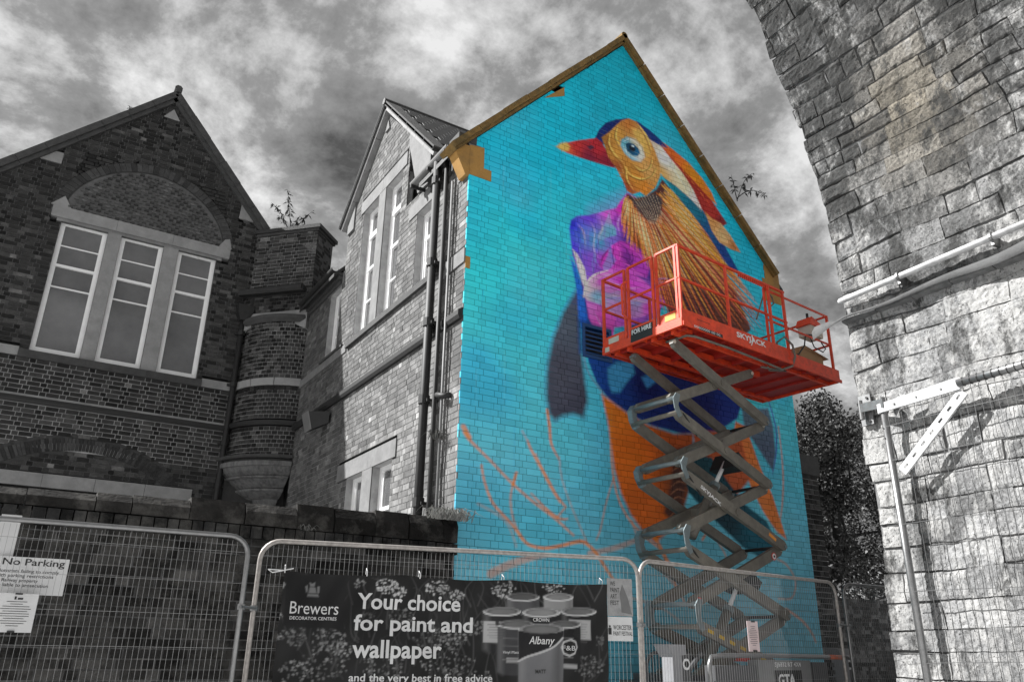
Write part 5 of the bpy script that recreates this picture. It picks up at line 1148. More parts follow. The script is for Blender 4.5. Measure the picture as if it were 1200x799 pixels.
basec *= (1+.5*np.sin(uv[:, 0]*4+1)*np.sin(uv[:, 1]*5)+.35*np.sin(uv[:, 0]*17)*np.sin(uv[:, 1]*13+uv[:, 0]*9))[:, None]
class BC(Canvas):
    def W(s, pts): return np.array([(lambda q: (q[1], q[2]))(on_fence(1, x, y, OFF)) for x, y in pts])
bc = BC(uv, basec); P, S = bc.poly, bc.stroke
rg_ = random.Random(15)
for i in range(150):                                       # stems and grasses
    x = rg_.uniform(335, 708); y = rg_.uniform(700, 800); g_ = rg_.randrange(34, 92); S([(x, y), (x+rg_.uniform(-9, 9), y-rg_.uniform(10, 24)), (x+rg_.uniform(-16, 16), y-rg_.uniform(24, 50))], [1.4, 1, .4], (g_,)*3, alpha=.6, soft=.005)
def bloom(cx, cy, r, n, lo, hi, sz=1.4):
    for i in range(n):
        a = rg_.uniform(0, 6.28); q = r*math.sqrt(rg_.random()); x, y = cx+q*math.cos(a), cy+q*.7*math.sin(a); g_ = rg_.randrange(lo, hi); w = sz*rg_.uniform(.6, 1.2)
        P([(x-w, y), (x, y-w*.8), (x+w, y), (x, y+w*.8)], (g_,)*3, soft=.004, alpha=.9)
for (x, y, r, n, lo, hi) in [(453, 686, 13, 60, 150, 225), (468, 694, 9, 30, 150, 215), (512, 688, 14, 50, 120, 215), (535, 697, 9, 30, 120, 210), (590, 690, 15, 55, 120, 205), (650, 686, 14, 40, 110, 200), (420, 682, 8, 14, 90, 160), (328, 685, 6, 30, 120, 190), (327, 722, 5, 20, 110, 200), (326, 745, 5, 10, 90, 170),
                         (385, 748, 20, 60, 70, 150), (345, 745, 16, 45, 60, 120), (400, 760, 14, 50, 80, 170), (470, 724, 16, 40, 60, 130), (500, 745, 22, 50, 50, 120), (530, 748, 18, 50, 60, 150), (380, 776, 30, 80, 60, 140), (350, 790, 26, 60, 70, 150), (450, 780, 26, 60, 60, 150), (520, 775, 30, 80, 60, 170), (545, 790, 30, 70, 60, 150), (690, 780, 18, 60, 50, 120), (700, 750, 8, 20, 60, 130), (430, 725, 14, 25, 50, 100), (560, 735, 14, 30, 60, 140)]:
    bloom(x, y, r, n, lo, hi, 1.5 if hi > 160 else 1.9)
P([(337, 670), (405, 672), (403, 738), (331, 733)], (8, 8, 9), soft=.006)
def tin(x0, x1, yt, yb, body, lid=170, label=None):
    lid = int(lid*.82); body = tuple(int(b_*.85) for b_ in body)
    cx, rx, ry = (x0+x1)/2, (x1-x0)/2, (x1-x0)*.12; el = lambda cy, a0, a1, k=1.: [(cx+rx*k*math.cos(a), cy+ry*k*math.sin(a)) for a in np.linspace(a0, a1, 14)]
    P(el(yb, math.pi, 0)+el(yt, 0, -math.pi)[::1] if 0 else el(yt, math.pi, 2*math.pi)+el(yb, 0, math.pi), body, soft=.006)
    for k in (.35, .6, .8): pass
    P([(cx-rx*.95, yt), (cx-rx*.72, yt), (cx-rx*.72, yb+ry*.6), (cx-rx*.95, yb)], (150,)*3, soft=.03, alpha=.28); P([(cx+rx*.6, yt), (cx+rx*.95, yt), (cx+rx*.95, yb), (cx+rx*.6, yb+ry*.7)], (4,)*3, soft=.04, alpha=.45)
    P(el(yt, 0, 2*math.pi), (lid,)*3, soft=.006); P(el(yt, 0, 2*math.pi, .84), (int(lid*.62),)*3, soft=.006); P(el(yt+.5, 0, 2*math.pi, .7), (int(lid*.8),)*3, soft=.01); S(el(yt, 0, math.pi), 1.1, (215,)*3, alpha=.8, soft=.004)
    if label:
        for q_ in (.3, .45, .6, .75): S([(cx-rx*.7, yt+(yb-yt)*q_), (cx+rx*.5, yt+(yb-yt)*q_+1)], .7, (150,)*3, alpha=.35, soft=.004)
        P([(cx-rx*label[0], label[2]), (cx+rx*label[1], label[2]+ry*.3), (cx+rx*label[1], label[3]+ry*.3), (cx-rx*label[0], label[3])], (label[4],)*3, soft=.005)
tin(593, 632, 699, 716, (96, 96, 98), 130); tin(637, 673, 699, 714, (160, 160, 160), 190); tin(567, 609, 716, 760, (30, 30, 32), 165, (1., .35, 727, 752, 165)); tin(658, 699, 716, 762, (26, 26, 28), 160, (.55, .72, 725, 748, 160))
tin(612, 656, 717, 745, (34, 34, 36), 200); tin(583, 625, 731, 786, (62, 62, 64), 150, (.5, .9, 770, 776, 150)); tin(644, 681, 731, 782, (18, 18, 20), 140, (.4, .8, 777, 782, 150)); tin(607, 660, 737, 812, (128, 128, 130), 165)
P([(607, 738), (620, 741), (635, 742), (650, 741), (660, 738), (659, 748), (648, 757), (630, 764), (615, 769), (607, 773)], (16, 16, 18), soft=.005); S([(607, 774), (618, 769), (634, 764), (649, 757), (659, 747)], 1.6, (190,)*3, alpha=.9, soft=.004)
P([(669, 748), (675, 751), (677, 758), (674, 766), (667, 769), (660, 766), (657, 758), (660, 751)], (190,)*3, soft=.005); P([(668.5, 750), (674, 752.5), (675.5, 758), (673, 764.5), (667, 767), (661, 764.5), (658.5, 758), (661, 752.5)], (18,)*3, soft=.005)
for (x0, x1, y0, y1) in ((569, 593, 731, 748), (669, 692, 730, 745), (590, 611, 772, 775)):
    for q_ in range(int((y1-y0)/3)+1): S([(x0+3+(q_ % 2)*2, y0+q_*3), (x1-3-(q_ % 3), y0+q_*3+.6)], .7, (60,)*3, alpha=.6, soft=.004)
P([(580, 728), (584, 727), (585, 732), (581, 733)], (50,)*3, soft=.004)
# royal-arms style emblem over the retailer's name
for q in ([(362, 694), (371, 694), (370, 688), (363, 688)], [(364, 687), (369, 687), (370, 681), (366.5, 683), (363, 681)], [(359, 693), (361, 693), (361, 685), (358, 686)], [(372, 694), (374.5, 694), (375, 687), (372.5, 686)], [(360, 698), (374, 698.5), (373, 695.5), (361, 695)]): P(q, (120,)*3, soft=.004, alpha=.85)
mb = MB(); mb.add(vs, [(j*(nx+1)+i, j*(nx+1)+i+1, (j+1)*(nx+1)+i+1, (j+1)*(nx+1)+i) for j in range(nz) for i in range(nx)]); mb.c = [tuple(c) for c in bc.c]
BANM = mat('printed_banner_cloth', rough=.6, var=.03, scale=8, attr=True, spec=.35); mb.build('cloth', BANM, ban, smooth=True)
def btext(s, UL, LR, m=PAPER, bold=0., shear=0, ll=None, nm='lettering'):
    a = on_fence(1, UL[0], ll if ll else UL[1]+(LR[1]-UL[1])*.85, OFF); u = on_fence(1, *UL, OFF); r = on_fence(1, *LR, OFF)
    zlo = (on_fence(1, LR[0], LR[1], OFF)[2]); zlo = a[2]; w, h = r[1]-a[1], u[2]-a[2]
    text(s, V(a[1], 0, zlo), V(1, 0, 0), V(0, 0, 1), w, h, m, ban, name=nm, disp=lambda q: bpos(q[0], q[2], .006), bold=bold, shear=shear, d=0)
btext('Your choice', (418, 694), (539, 717), bold=.022, ll=713); btext('for paint and', (413, 719), (554, 748), bold=.022, ll=744); btext('wallpaper', (411, 748.5), (517, 779), bold=.022, ll=777); btext('and the very best in free advice', (408, 788.5), (577, 803), bold=.014, ll=801)
btext('Brewers', (339, 704), (396, 720), bold=.0, ll=718.5); btext('DECORATOR CENTRES', (339, 721.5), (394, 728), bold=.01, ll=725.3)
btext('CROWN', (624, 723.5), (643, 728.5), ll=727.8, bold=.01); btext('Albany', (619, 745), (649, 759), ll=757, bold=.01, shear=.2); btext('MATT', (627, 784), (640, 789), BLK, ll=788.5, bold=.015); btext('F&B', (658.5, 756), (674, 763), ll=761.5); btext('Vinyl Matt', (589, 762), (607, 767), ll=766)
k = MB()
for (x, y) in ((334, 668), (430, 672), (492, 675), (590, 679), (705, 683)):
    q = on_fence(1, x, y, OFF)[0]; k.tube([q+nF*.01+V(0, 0, -.02), q+nF*.02+V(0, 0, .02), q-nF*.05+V(0, 0, .05), q-nF*.06+V(0, 0, 0)], .004, 5)
q = on_fence(1, 334, 668, OFF)[0]; k.tube([q, q-dF*.14+V(0, 0, .005), q-dF*.1+V(0, 0, -.02), q+dF*.07+V(0, 0, .02)], .005, 5)
k.build('cable_ties', WHT, ban, kind='stuff')

# ================================================================== scissor lift
O_ = at_z(799.6, 380.1, ey(3.9)); LA = R(5.5)
lift = thing('scissor_lift', 'scissor lift with raised orange red work platform on grey folding arms before the mural', 'scissor lift', (O_[0], O_[1], 0), LA, local=True)
ZP = ey(3.9); LW, LM, LE = 1.46, 2.42, 3.66
def lb(mb, u0, u1, v0, v1, z0, z1): return mb.box(u0, u1, v0, v1, z0, z1)
pl = MB(); lb(pl, .03, LM, .03, LW-.03, ZP+.07, ZP+.1); lb(pl, LM-1.0, LE-.04, .07, LW-.07, ZP+.035, ZP+.06); plat = pl.build('platform_deck', REDD, lift)
# sill channels
for nm, (u0, u1, v0, v1, z0, z1) in dict(side_fascia=(0, LM, -.0, .035, ZP+.015, ZP+.235), far_fascia=(0, LM, LW-.035, LW, ZP, ZP+.22), end_channel=(-.012, .03, -.002, LW+.002, ZP-.01, ZP+.1), extension_fascia=(LM+.004, LE, .012, .042, ZP+.005, ZP+.20), extension_far_fascia=(LM+.004, LE, LW-.05, LW-.02, ZP, ZP+.2), extension_end=(LE-.03, LE, .042, LW-.05, ZP, ZP+.2)).items():
    k = MB(); lb(k, u0, u1, v0, v1, z0, z1); k.build(nm, REDP, lift)
k = MB(); lb(k, 0, LM, -.022, -.001, ZP-.005, ZP+.05); k.build('sill_lip', REDP, lift)
k = MB(); lb(k, LM+.004, LE+.01, -.012, .011, ZP-.01, ZP+.04); k.build('sill_lip', REDP, lift)
for v0, v1 in ((.04, .36), (.46, .93), (1.03, 1.43)): k = MB(); lb(k, .0, .02, v0, v1, ZP+.102, ZP+.235); k.build('toe_board', REDP, lift)
# under side: ribs and channels
for u in [.12, .5, .9, 1.3, 1.7, 2.1]: k = MB(); k.prism([(u, .04, ZP+.068), (u, LW-.04, ZP+.068), (u, LW-.04, ZP+.0), (u, LW-.25, ZP-.02), (u, .25, ZP-.02), (u, .04, ZP+.0)], (.03, 0, 0)); k.build('floor_rib', REDD, lift)
for v in (.2, .55, 1.0, 1.24): k = MB(); lb(k, .06, LM-.05, v, v+.05, ZP-.05, ZP+.03); k.build('floor_channel', REDP, lift)
for u in (2.5, 2.85, 3.2): k = MB(); lb(k, u, u+.03, .08, LW-.08, ZP-.0, ZP+.034); k.build('floor_rib', REDD, lift)
for v in (.16, 1.25): k = MB(); lb(k, LM, LE-.05, v, v+.05, ZP-.02, ZP+.033); k.build('floor_channel', REDP, lift)
for v in (.12, .42, .72, 1.02, 1.3): k = MB(); k.prism([(.03, v, ZP-.005), (.03, v+.02, ZP-.005), (.34, v+.02, ZP-.005), (.34, v, ZP-.005)], (0, 0, .05)); k.build('gusset', REDP, lift)
# guard rails
ZT, ZM = ZP+1.16, ZP+.68
def rail(nm, pts, r=.019, m=None): k = MB(); k.tube(pts, r, 4 if r > .018 else 8); return k.build(nm, m or REDP, lift)
def post(u, v, z0=ZP+.05, z1=ZT, r=.024): return rail('guard_post', [(u, v, z0), (u, v, z1)], r)
for v in (.015, LW-.015):
    for u in (.02, 1.01, 2.0): post(u, v)
    rail('top_rail', [(.0, v, ZT), (2.4, v, ZT)], .022); rail('mid_rail', [(.0, v, ZM), (2.4, v, ZM-.01)], .019)
    vi = v+(.045 if v < 1 else -.045)
    post(2.36, v, ZP+.02, ZT); post(LE-.06, vi, ZP+.1, ZT-.04)
    rail('top_rail', [(1.95, vi, ZT-.05), (LE-.05, vi, ZT-.05)], .018); rail('mid_rail', [(1.95, vi, ZM-.06), (LE-.05, vi, ZM-.06)], .017); post(1.96, vi, ZP+.1, ZT-.05, .02)
rail('top_rail', [(LE-.06, .05, ZT-.05), (LE-.06, LW-.05, ZT-.05)], .018); rail('mid_rail', [(LE-.06, .05, ZM-.06), (LE-.06, LW-.05, ZM-.06)], .017)
for v in (.06, .40, .47, .93, 1.0, LW-.03): post(.01, v, ZP+.06, ZT-.0)
for a, b in ((.02, .40), (.47, .93), (1.0, LW-.02)): rail('top_rail', [(.01, a, ZT), (.01, b, ZT)], .02); rail('mid_rail', [(.01, a, ZM), (.01, b, ZM)], .018)
rail('grab_handle', [(-.02, .93, ZP+.95), (-.07, .98, ZP+.9), (-.07, .98, ZP+.45), (-.02, .93, ZP+.38)], .016)
rail('grab_handle', [(-.02, .43, ZP+.95), (-.07, .40, ZP+.9), (-.07, .40, ZP+.58), (-.02, .44, ZP+.5)], .016)
for i in range(15): k = MB(); u = 1.32+i*.045; lb(k, u, u+.018, .0, .03, ZT-.06, ZT-.02); k.build('hanging_hook', REDP, lift)
rail('loop_handle', [(2.14, .1, ZT-.05), (2.25, .12, ZT-.08), (2.28, .12, ZT-.18), (2.2, .12, ZT-.24), (2.12, .12, ZT-.22)], .012, ARM); rail('hanging_bar', [(2.04, .12, ZT-.1), (1.80, .12, ZT-.56)], .012, ARM)
# decals
k = MB(); lb(k, -.016, -.013, .50, .90, ZP+.01, ZP+.105); k.prism([(-.004, .50, ZP+.108), (-.004, .90, ZP+.108), (-.004, .90, ZP+.2), (-.004, .5, ZP+.2)], (-.004, 0, 0)); k.build('decal_plate', BLK, lift)
text('FOR HIRE', (-.008, .88, ZP+.118), (0, -1, 0), (0, 0, 1), .36, .07, WHT, lift, d=.003, bold=.02)
k = MB(); lb(k, -.004, -.0005, .10, .28, ZP+.12, ZP+.2); k.build('sticker', YEL, lift); k = MB(); lb(k, -.004, -.0005, 1.14, 1.34, ZP+.12, ZP+.2); k.build('sticker', CREAM, lift); k = MB(); lb(k, -.016, -.0125, 1.32, 1.40, ZP+.01, ZP+.08); k.build('sticker', CREAM, lift)
text('SKYJACK', (1.12, -.001, ZP+.09), (1, 0, 0), (0, 0, 1), .66, .105, WHT, lift, d=.003, bold=.03)
k = MB(); k.prism([(1.42, -.003, ZP+.06), (1.44, -.003, ZP+.06), (1.50, -.003, ZP+.16), (1.47, -.003, ZP+.235), (1.455, -.003, ZP+.21), (1.47, -.003, ZP+.15)], (0, -.002, 0)); k.build('emblem', WHT, lift)
k = MB(); lb(k, .30, .78, -.025, -.0225, ZP+.0, ZP+.048); k.build('decal_plate', BLK, lift); text('00000000 00 00.', (.2, -.026, ZP+.008), (1, 0, 0), (0, 0, 1), .54, .034, WHT, lift, d=.002)
k = MB(); lb(k, .30, .56, -.002, -.0005, ZP+.15, ZP+.155); k.build('sticker', BLACK, lift)
# folding arms
AH_ = .135
def arm_(nm, a, b, v0, t=.062, h=AH_, m=None):
    a, b = V(a[0], 0, a[1]), V(b[0], 0, b[1]); d = (b-a)/np.linalg.norm(b-a); n = V(-d[2], 0, d[0]); k = MB(); e = .03
    A0, B0 = a-d*.02, b+d*.02
    pts = [A0-n*h*.28, A0+n*h*.28, A0+d*.05+n*h/2, B0-d*.05+n*h/2, B0+n*h*.28, B0-n*h*.28, B0-d*.05-n*h/2, A0+d*.05-n*h/2]
    k.prism([p+V(0, v0, 0) for p in pts], (0, t, 0)); return k.build(nm, m or ARM, lift)
Lz = [3.0, 2.19, 1.36, .52]; Lb = [2.80, 2.03, 1.13, .27]; Rz = [3.02, 2.12, 1.32, .44]; Lx = [.08, .15, .12, .24]; Rx = [2.0, 1.92, 2.10, 2.02]
for side_, (vo, vi) in enumerate(((.25, .33), (.97, .89))):
    e_ = ey
    arms = [((.12, e_(3.77)), (Rx[0], e_(Rz[0])), vo), ((1.86, e_(3.74)), (Lx[0], e_(Lz[0])), vi)]
    for i in range(3):
        arms += [((Lx[i]+.03, e_(Lb[i])), (Rx[i+1], e_(Rz[i+1])), vo), ((Rx[i], e_(Rz[i])-.03), (Lx[i+1], e_(Lz[i+1])), vi)]
    arms += [((Lx[3]+.03, e_(Lb[3])), (2.05, e_(-.28)), vo), ((Rx[3], e_(Rz[3])-.03), (.25, e_(-.28)), vi)]
    for a, b, v in arms:
        o = arm_('scissor_arm', a, b, v); mid = V((a[0]+b[0])/2, 0, (a[1]+b[1])/2)
        k = MB(); vv = (v-.012, v+.074); k.tube([mid+V(0, vv[0], 0), mid+V(0, vv[1], 0)], .045, 12); sub('pivot_boss', k, ARM, o)
        for q in (a, b): k = MB(); k.tube([V(q[0], v-.01, q[1]), V(q[0], v+.072, q[1])], .026, 10); sub('pin', k, CREAM if q is a and side_ == 0 else ARMC, o)
    for i in range(4):
        k = MB(); x0 = Lx[i]; k.prism([(x0-.07, vo-.004, e_(Lz[i])-.02), (x0-.01, vo-.004, e_(Lz[i])+.06), (x0+.07, vo-.004, e_(Lz[i])+.05), (x0+.02, vo-.004, (e_(Lz[i])+e_(Lb[i]))/2), (x0+.08, vo-.004, e_(Lb[i])-.03), (x0+.02, vo-.004, e_(Lb[i])-.06), (x0-.05, vo-.004, e_(Lb[i])+.05)], (0, -.012 if side_ == 0 else .08, 0)); k.build('link_plate', ARMC, lift)
for i in range(4):
    for z in (Lz[i], Lb[i]): k = MB(); k.tube([(Lx[i], .25, ey(z)), (Lx[i], 1.03, ey(z))], .03, 12); k.build('cross_tube', ARMC if z == Lz[i] else ARM, lift, smooth=True)
    k = MB(); k.tube([(Rx[i], .25, ey(Rz[i])), (Rx[i], 1.03, ey(Rz[i]))], .022, 10); k.build('cross_tube', BLACK, lift, smooth=True)
for i, zc in enumerate((2.55, 1.72)): k = MB(); lb(k, .98, 1.1, .4, .89, ey(zc)-.05, ey(zc)+.05); k.build('cross_beam', ARM, lift)
for (a, b) in (((.62, ey(1.35)), (1.42, ey(2.42))), ((.7, ey(-.2)), (1.5, ey(.85)))):
    a, b = V(a[0], .6, a[1]), V(b[0], .6, b[1]); k = MB(); k.tube([a, a+(b-a)*.68], .062, 14); o = k.build('hydraulic_cylinder', ARM, lift, smooth=True)
    k = MB(); k.tube([a+(b-a)*.68, b], .028, 12); sub('piston_rod', k, WHT, o, smooth=True); k = MB(); k.tube([a+(b-a)*.64, a+(b-a)*.69], .07, 14); sub('gland', k, ARMC, o)
    k = MB(); k.prism([b+V(-.1, -.2, -.1), b+V(.1, -.2, -.14), b+V(.22, -.2, .0), b+V(.05, -.2, .12)], (0, .4, 0)); k.build('lift_bracket', BLACK, lift)
for i in range(3): k = MB(); z = ey((2.8, 2.03, 1.13)[i]); k.tube([(.2, .36+.0*i, z+.2), (.14, .3, z+.1), (.22, .24, z-.02), (.5, .30, z-.22)], .012, 6); k.build('hydraulic_hose', BLACK, lift)
text('SKYJACK', V(.42, .247, ey(1.885)), V(.89, 0, -.453)/1.0, V(.453, 0, .89), .42, .06, WHT, lift, d=.003, bold=.03)
# yellow hazard dashes and round warning stickers on the lower arms
a, b = V(Lx[3]+.03, 0, ey(Lb[3])), V(2.05, 0, ey(-.28)); d = (b-a)/np.linalg.norm(b-a); n = V(-d[2], 0, d[0])
for i in range(6): k = MB(); p = a+d*(.12+i*.2)+V(0, .247, 0); k.prism([p-n*.02, p+d*.1-n*.02, p+d*.1+n*.02, p+n*.02], (0, .002, 0)); k.build('hazard_dash', YEL, lift)
REDS = mat('red_sticker', (.6, .05, .04), .5, var=.05)
for (u, z, v) in ((1.93, ey(Rz[2])-.13, .327), (.36, ey(.55), .327)):
    k = MB(); k.tube([(u, v-.002, z), (u, v, z)], .052, 16); o = k.build('round_sticker', REDS, lift); k = MB(); k.tube([(u, v-.005, z), (u, v-.002, z)], .038, 16); sub('round_sticker', k, WHT, o); k = MB(); k.tube([(u, v-.007, z), (u, v-.005, z)], .016, 8); sub('round_sticker', k, BLK, o)
k = MB(); p = V(1.75, .246, ey(Rz[2])+.12); k.prism([p, p+V(.14, 0, -.07), p+V(.16, 0, -.03), p+V(.02, 0, .04)], (0, .003, 0)); k.build('sticker', mat('orange_sticker', (.8, .3, .05), .5, var=.05), lift)
# hose under the platform
k = MB(); k.tube([(.25, .5, ZP-.03), (.22, .12, ZP-.06), (.3, .06, ZP-.07), (1.0, .06, ZP-.06), (1.9, .08, ZP-.07), (2.2, .06, ZP-.1), (2.38, .0, ZP-.02), (2.42, -.04, ZP+.12), (2.40, -.03, ZP+.3), (2.3, .02, ZP+.42), (2.22, .1, ZP+.34), (2.25, .2, ZP+.14)], .017, 8); k.build('hydraulic_hose', ARM, lift, smooth=True)
k = MB(); k.tube([(1.9, .2, ZP-.09), (2.1, .12, ZP-.1), (2.3, .06, ZP-.1), (2.1, .2, ZP-.1), (1.95, .12, ZP-.1)], .014, 8); k.build('coiled_hose', ARM, lift, smooth=True)
# control box and its cables
k = MB(); k.box(3.14, 3.46, .08, .3, ZP+.70, ZP+.86); cbx = k.build('control_box', CREAM, lift); k = MB(); k.prism([(3.1, .06, ZP+.862), (3.48, .06, ZP+.862), (3.48, .06, ZP+.90), (3.18, .06, ZP+1.0)], (0, .26, 0)); sub('box_lid', k, REDP, cbx)
k = MB(); k.tube([(3.2, .15, ZP+.98), (3.2, .15, ZP+1.08)], .02, 8); sub('joystick', k, BLK, cbx)
k = MB(); k.tube([(3.2, .1, ZP+.7), (3.0, .1, ZP+.66), (2.9, .08, ZP+.45), (2.75, .1, ZP+.28), (2.6, .1, ZP+.2)], .012, 6); k.tube([(3.1, .1, ZP+.68), (3.2, .1, ZP+.5), (3.4, .08, ZP+.46), (3.45, .06, ZP+.52), (3.35, .06, ZP+.6)], .01, 6); k.build('control_cable', BLK, lift, smooth=True)
# chassis
GREY = mat('chassis_grey', (.075, .075, .078), .5, var=.2, scale=5)
k = MB(); k.box(.0, 2.6, .12, 1.34, .42, .92); k.box(.05, 2.5, .3, 1.16, .92, 1.0); ch_ = k.build('chassis', GREY, lift)
for u0, u1, z1 in ((.12, .86, ey(-.14)), (.9, 1.95, ey(-.08)), (1.99, 2.32, ey(-.1))):
    k = MB(); k.box(u0, u1, -.02, .12, .45, z1); sub('side_cabinet', k, mat('cabinet_grey', (.2, .2, .2), .5, var=.12, scale=4) if u0 > .8 and u0 < 1.9 else GREY, ch_)
for i in range(8): k = MB(); k.box(2.36, 2.46, -.03, .1, .5+i*.085, .55+i*.085); k.build('vent_fin', BLACK, lift)
text('SJ6832 RT 4X4', (1.22, -.022, ey(-.165)), (1, 0, 0), (0, 0, 1), .52, .065, WHT, lift, d=.002, bold=.01)
k = MB(); k.box(1.2, 1.74, -.0235, -.0205, ey(-.42), ey(-.19)); k.build('decal_plate', BLK, lift); text('GTA', (1.26, -.025, ey(-.36)), (1, 0, 0), (0, 0, 1), .34, .13, WHT, lift, d=.002, bold=.03)
for u in (.35, 2.25):
    for v0, v1 in ((-.08, .16), (1.3, 1.54)):
        k = MB(); k.tube([(u, v0, .33), (u, v0+.02, .33), (u, v1-.02, .33), (u, v1, .33)], [.29, .33, .33, .29], 28); o = k.build('wheel', BLACK, lift); k = MB(); vv = v0-.004 if v0 < 0 else v1+.004; k.tube([(u, vv, .33), (u, v0+.05 if v0 < 0 else v1-.05, .33)], .17, 20); sub('hub', k, GALV, o)
k = MB(); pts = [(-.10, -.13, .8), (-.10, -.13, 1.12), (-.06, -.13, ey(-.05)), (.1, -.13, ey(-.035)), (1.0, -.13, ey(-.03)), (2.2, -.13, ey(-.035))]; k.tube(pts, .026, 12); k.build('guard_tube', GALV, lift, smooth=True)
k = MB(); k.tube([(2.2, -.13, ey(-.035)), (2.5, -.13, ey(-.04))], .028, 12); k.build('guard_tube', mat('orange_tube', (.55, .13, .06), .5, var=.2), lift, smooth=True)
k = MB(); k.tube([(2.5, -.13, ey(-.04)), (2.72, -.13, ey(-.04))], .026, 12); k.build('guard_tube', GALV, lift, smooth=True)
STK = mat('outrigger_grey', (.24, .24, .25), .5, var=.12, scale=5)
for u in (-.42, 2.86):
    k = MB(); k.box(u, u+.15, .1, .25, .12, ey(.0)); k.prism([(u-.10, .08, ey(.07)), (u+.2, .08, ey(.07)), (u+.2, .08, ey(-.03)), (u, .08, ey(-.06))], (0, .2, 0)); k.box(u-.12, u+.27, .02, .36, .02, .08); o = k.build('outrigger', STK, lift)
    c0 = u+(.24 if u < 0 else .2); k = MB(); k.box(c0-.07, c0+.07, .12, .2, .3, ey(-.02)); o2 = k.build('outrigger_arm', GREY, lift); k = MB(); k.tube([(c0, .116, ey(-.13)), (c0, .12, ey(-.13))], .06, 16); sub('round_sticker', k, WHT, o2); k = MB(); k.tube([(c0, .112, ey(-.13)), (c0, .1155, ey(-.13))], .035, 12); sub('round_sticker', k, BLK, o2)
k = MB(); k.tube([(-.3, .2, ey(-.4)), (.25, .3, ey(-.05)), (.3, .3, ey(-.02))], .03, 8); k.build('stay', GREY, lift)
k = MB(); k.box(.95, 1.06, .2, .5, ey(-.1), ey(-.02)); k.build('beacon', REDS, lift)
# cardboard box standing on the platform
lm = Matrix.Translation(lift.location)@Matrix.Rotation(LA, 4, 'Z')
bp = lm@Vector((3.2, .5, ZP+.1)); cb_ = thing('cardboard_box', 'brown cardboard box with open flaps standing on the far end of the red platform', 'box', tuple(bp), LA, local=True)
k = MB(); k.prism([(-.32, -.33, 0), (.32, -.33, 0), (.32, -.33, .34), (-.32, -.33, .34)], (0, .4, 0)); k.build('carton', CARD, cb_)
for pts in ([(-.32, -.335, .34), (.32, -.335, .34), (.42, -.38, .30), (-.22, -.38, .385)],): k = MB(); k.prism(pts, (0, .25, .012)); k.build('flap', CARD, cb_)
# black pedestrian barrier beside the lift
br = thing('steel_barrier', 'dark steel crowd barrier standing behind the fence, left of the lift', 'barrier', (5.9, 7.6, 0)); k = MB()
a, b = at_y(757, 764, 7.55), at_y(800, 767, 7.55); k.tube(rounded((a[0], 7.55), (b[0]+.2, 7.55), .0, a[2]), .022, 8)
k.build('frame', GREY, br); k = MB(); k.tube([(a[0], 7.55, .3), (b[0]+.2, 7.55, .3)], .018, 8); k.build('lower_rail', GREY, br)
for i in range(7): k = MB(); x = a[0]+(b[0]+.2-a[0])*(i+1)/8; k.tube([(x, 7.55, .3), (x, 7.55, a[2])], .009, 6); k.build('bar', GREY, br)

# ================================================================== trees and plants
def leaf_quads(mb, c, s, rg, col):
    a = V(rg.gauss(0, 1), rg.gauss(0, 1), rg.gauss(0, .6)); a /= np.linalg.norm(a)+1e-6; b = np.cross(a, V(rg.gauss(0, 1), rg.gauss(0, 1), rg.gauss(0, 1))); b /= np.linalg.norm(b)+1e-6
    mb.add([c, c+a*s*.5+b*s*.32, c+a*s, c+a*s*.5-b*s*.32], [(0, 1, 2, 3)], col)
def limb(mb, a, b, r0, r1, rg, n=5):
    pts = [a+(b-a)*i/n+V(rg.gauss(0, 1), rg.gauss(0, 1), rg.gauss(0, .5))*(.03*np.linalg.norm(b-a) if 0 < i < n else 0) for i in range(n+1)]; mb.tube(pts, [r0+(r1-r0)*i/n for i in range(n+1)], 7); return pts
def tree(base, H, Rr, label, seed, nleaf, group):
    rg = random.Random(seed); t = thing('broadleaf_tree', label, 'tree', tuple(base), group=group); base = V(*base); k = MB()
    limb(k, base, base+V(rg.uniform(-.4, .4), 0, H*.55), .28, .16, rg, 6); k.build('trunk', BARK, t, smooth=True)
    cen = base+V(0, 0, H*.62); cl_ = []
    for i in range(26):
        d = V(rg.gauss(0, 1), rg.gauss(0, 1), rg.gauss(0, .9)); d /= np.linalg.norm(d); q = cen+d*V(Rr, Rr, H*.38)*rg.uniform(.45, 1.0); cl_.append((q, rg.uniform(.5, 1.15)*Rr*.33))
        if i < 7: k = MB(); limb(k, base+V(0, 0, H*rg.uniform(.3, .55)), q, .06, .015, rg); k.build('limb', BARK, t, smooth=True)
    mb = MB()
    for i in range(nleaf):
        q, r = cl_[rg.randrange(len(cl_))]; d = V(rg.gauss(0, 1), rg.gauss(0, 1), rg.gauss(0, 1)); d /= np.linalg.norm(d); p = q+d*r*(rg.random()**.45)
        c = rg.choice([.012, .02, .03, .045, .1]); leaf_quads(mb, p, rg.uniform(.07, .13), rg, (c, c, c*.98))
    mb.build('crown', LEAF, t)
tree((21.3, 15.5, 0), 9.9, 3.0, 'dark tree filling the gap right beside the painted gable', 5, 34000, 'trees behind the garden wall')
tree((25.5, 16.0, 0), 10.4, 3.3, 'large dark tree standing close behind the stone pier', 6, 34000, 'trees behind the garden wall')
tree((30.5, 21, 0), 9.5, 4.2, 'farther dark tree showing between the other two trees', 7, 18000, 'trees behind the garden wall')
tree((18.6, 16.5, 0), 8.2, 2.3, 'small dense dark tree low behind the brick pier', 8, 24000, 'trees behind the garden wall')
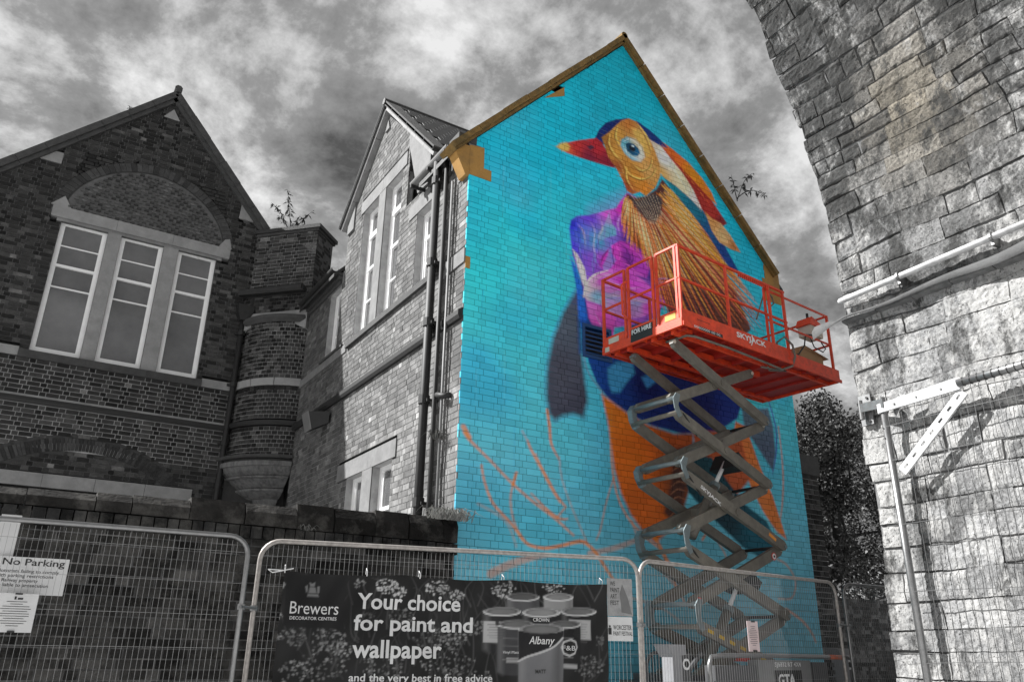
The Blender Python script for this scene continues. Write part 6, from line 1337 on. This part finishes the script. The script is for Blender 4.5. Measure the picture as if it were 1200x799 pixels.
# undergrowth along the garden wall
mb = MB(); rg = random.Random(12)
for i in range(9000): 
    x = rg.uniform(13.2, 27); y = rg.uniform(13.0, 15.5); z = abs(rg.gauss(0, 1))*.9+rg.random()*1.3; c = rg.choice([.03, .05, .08]); leaf_quads(mb, V(x, y, z+gt*.3), rg.uniform(.08, .15), rg, (c, c, c))
mb.build('undergrowth', LEAF, None, kind='stuff', label='dark leafy undergrowth behind the garden wall')
def spray(t, base, tip, n, ls, rg, arch_=0., name='stem'):
    base, tip = V(*base), V(*tip); pts = [base+(tip-base)*i/7+V(0, 0, arch_*math.sin(math.pi*i/7)) for i in range(8)]; k = MB(); k.tube(pts, [.012-.0012*i for i in range(8)], 5); st_ = k.build(name, BARK, t); mb = MB()
    for i in range(n):
        f_ = .25+.75*rg.random(); j = min(6, int(f_*7)); p = pts[j]+(pts[j+1]-pts[j])*(f_*7-j); a = V(rg.gauss(0, 1), rg.gauss(0, 1), -.35+rg.gauss(0, .5)); a /= np.linalg.norm(a); s = ls*rg.uniform(.6, 1.1)*(1.15-.4*f_); b = np.cross(a, V(0, 0, 1)); b /= np.linalg.norm(b)+1e-6
        c = rg.choice([.03, .05, .08]); mb.add([p, p+a*s*.45+b*s*.16, p+a*s+V(0, 0, -.25*s), p+a*s*.45-b*s*.16], [(0, 1, 2, 3)], (c, c, c))
    sub('leaves', mb, LEAF, st_)
rg = random.Random(31)
def stackpt(px, py, back=.3): # a point in the plane through the stack's middle
    n_ = chn; c0 = (Pa+Pb)/2-chn*back; r = ray(px, py); k_ = (c0@n_)/(r@n_); p = r*k_; return V(p[0], p[1], p[2]+EYE)
b1 = thing('buddleia', 'leafy self-sown shrub growing out of the chimney stack coping', 'shrub', tuple(stackpt(340, 268)))
for (x0, y0, x1, y1, n, a_) in ((341, 270, 337, 222, 34, 0), (338, 270, 318, 238, 26, .12), (345, 270, 366, 248, 20, .05), (343, 270, 352, 252, 14, 0), (340, 270, 328, 254, 12, 0), (348, 270, 358, 262, 8, 0)): spray(b1, stackpt(x0, y0), stackpt(x1, y1), n, .17, rg, a_)
mb = MB()
for i in range(50): p = stackpt(315+rg.random()*58, 272-rg.random()*2); k_ = rg.uniform(.05, .14); mb.tube([p, p+V(rg.gauss(0, .03), 0, k_)], [.004, .001], 3, col=(.1, .1, .1))
mb.build('dry_grass', LEAF, b1, kind='stuff')
vp = lambda px, py: V(*at_y(px, py, YM+.6))
b2_ = thing('buddleia', 'arching shrub sprouting from the right slope of the painted gable', 'shrub', tuple(vp(862, 228)))
for (x0, y0, x1, y1, n, a_) in ((864, 236, 857, 205, 22, .0), (864, 234, 883, 203, 30, .14), (864, 232, 898, 230, 30, .16)): spray(b2_, vp(x0, y0), vp(x1, y1), n, .14, rg, a_)
b3_ = thing('roof_weed', 'tiny weed on the left slope of the dark brick gable', 'weed', at_y(150, 131, YL)); spray(b3_, at_y(150, 133, YL-.1), at_y(152, 124, YL-.1), 8, .12, rg)
# grass tuft on the end of the boundary wall, fern by the pipes
def tuft(name, label, cat, c, n, h, rg, cols, droop=.4, sp=.12):
    t = thing(name, label, cat, tuple(c)); mb = MB()
    for i in range(n):
        p = V(*c)+V(rg.gauss(0, sp), rg.gauss(0, .05), 0); d = V(rg.gauss(0, .5), rg.gauss(-.25, .3), 1); L = h*rg.uniform(.5, 1.1); g_ = rg.choice(cols)
        q1 = p+d*L*.55; q2 = q1+V(d[0]*1.2, d[1]*1.3, .15-droop)*L*.6; mb.add([p-V(.006, 0, 0), p+V(.006, 0, 0), q1+V(.005, 0, 0), q1-V(.005, 0, 0), q2], [(0, 1, 2, 3), (3, 2, 4)], (g_, g_, g_*.95))
    mb.build('blades', LEAF, t); return t
tuft('grass_tuft', 'pale dry grass tuft where the boundary wall meets the painted gable', 'grass tuft', (4.42, YW-.05, ztop+.4), 260, .24, rg, [.2, .3, .42], .9)
tuft('fern', 'small hanging weed growing between the black drainpipes', 'weed', (XF-.1, 9.1, ey(2.55)), 60, .2, rg, [.06, .12, .2], 1.1, .04)
tuft('wall_weed', 'little weed rooted in the joints of the sooty wall under its coping', 'weed', at_y(357, 622, YW-.02), 45, .12, rg, [.1, .16], 1.2, .04)
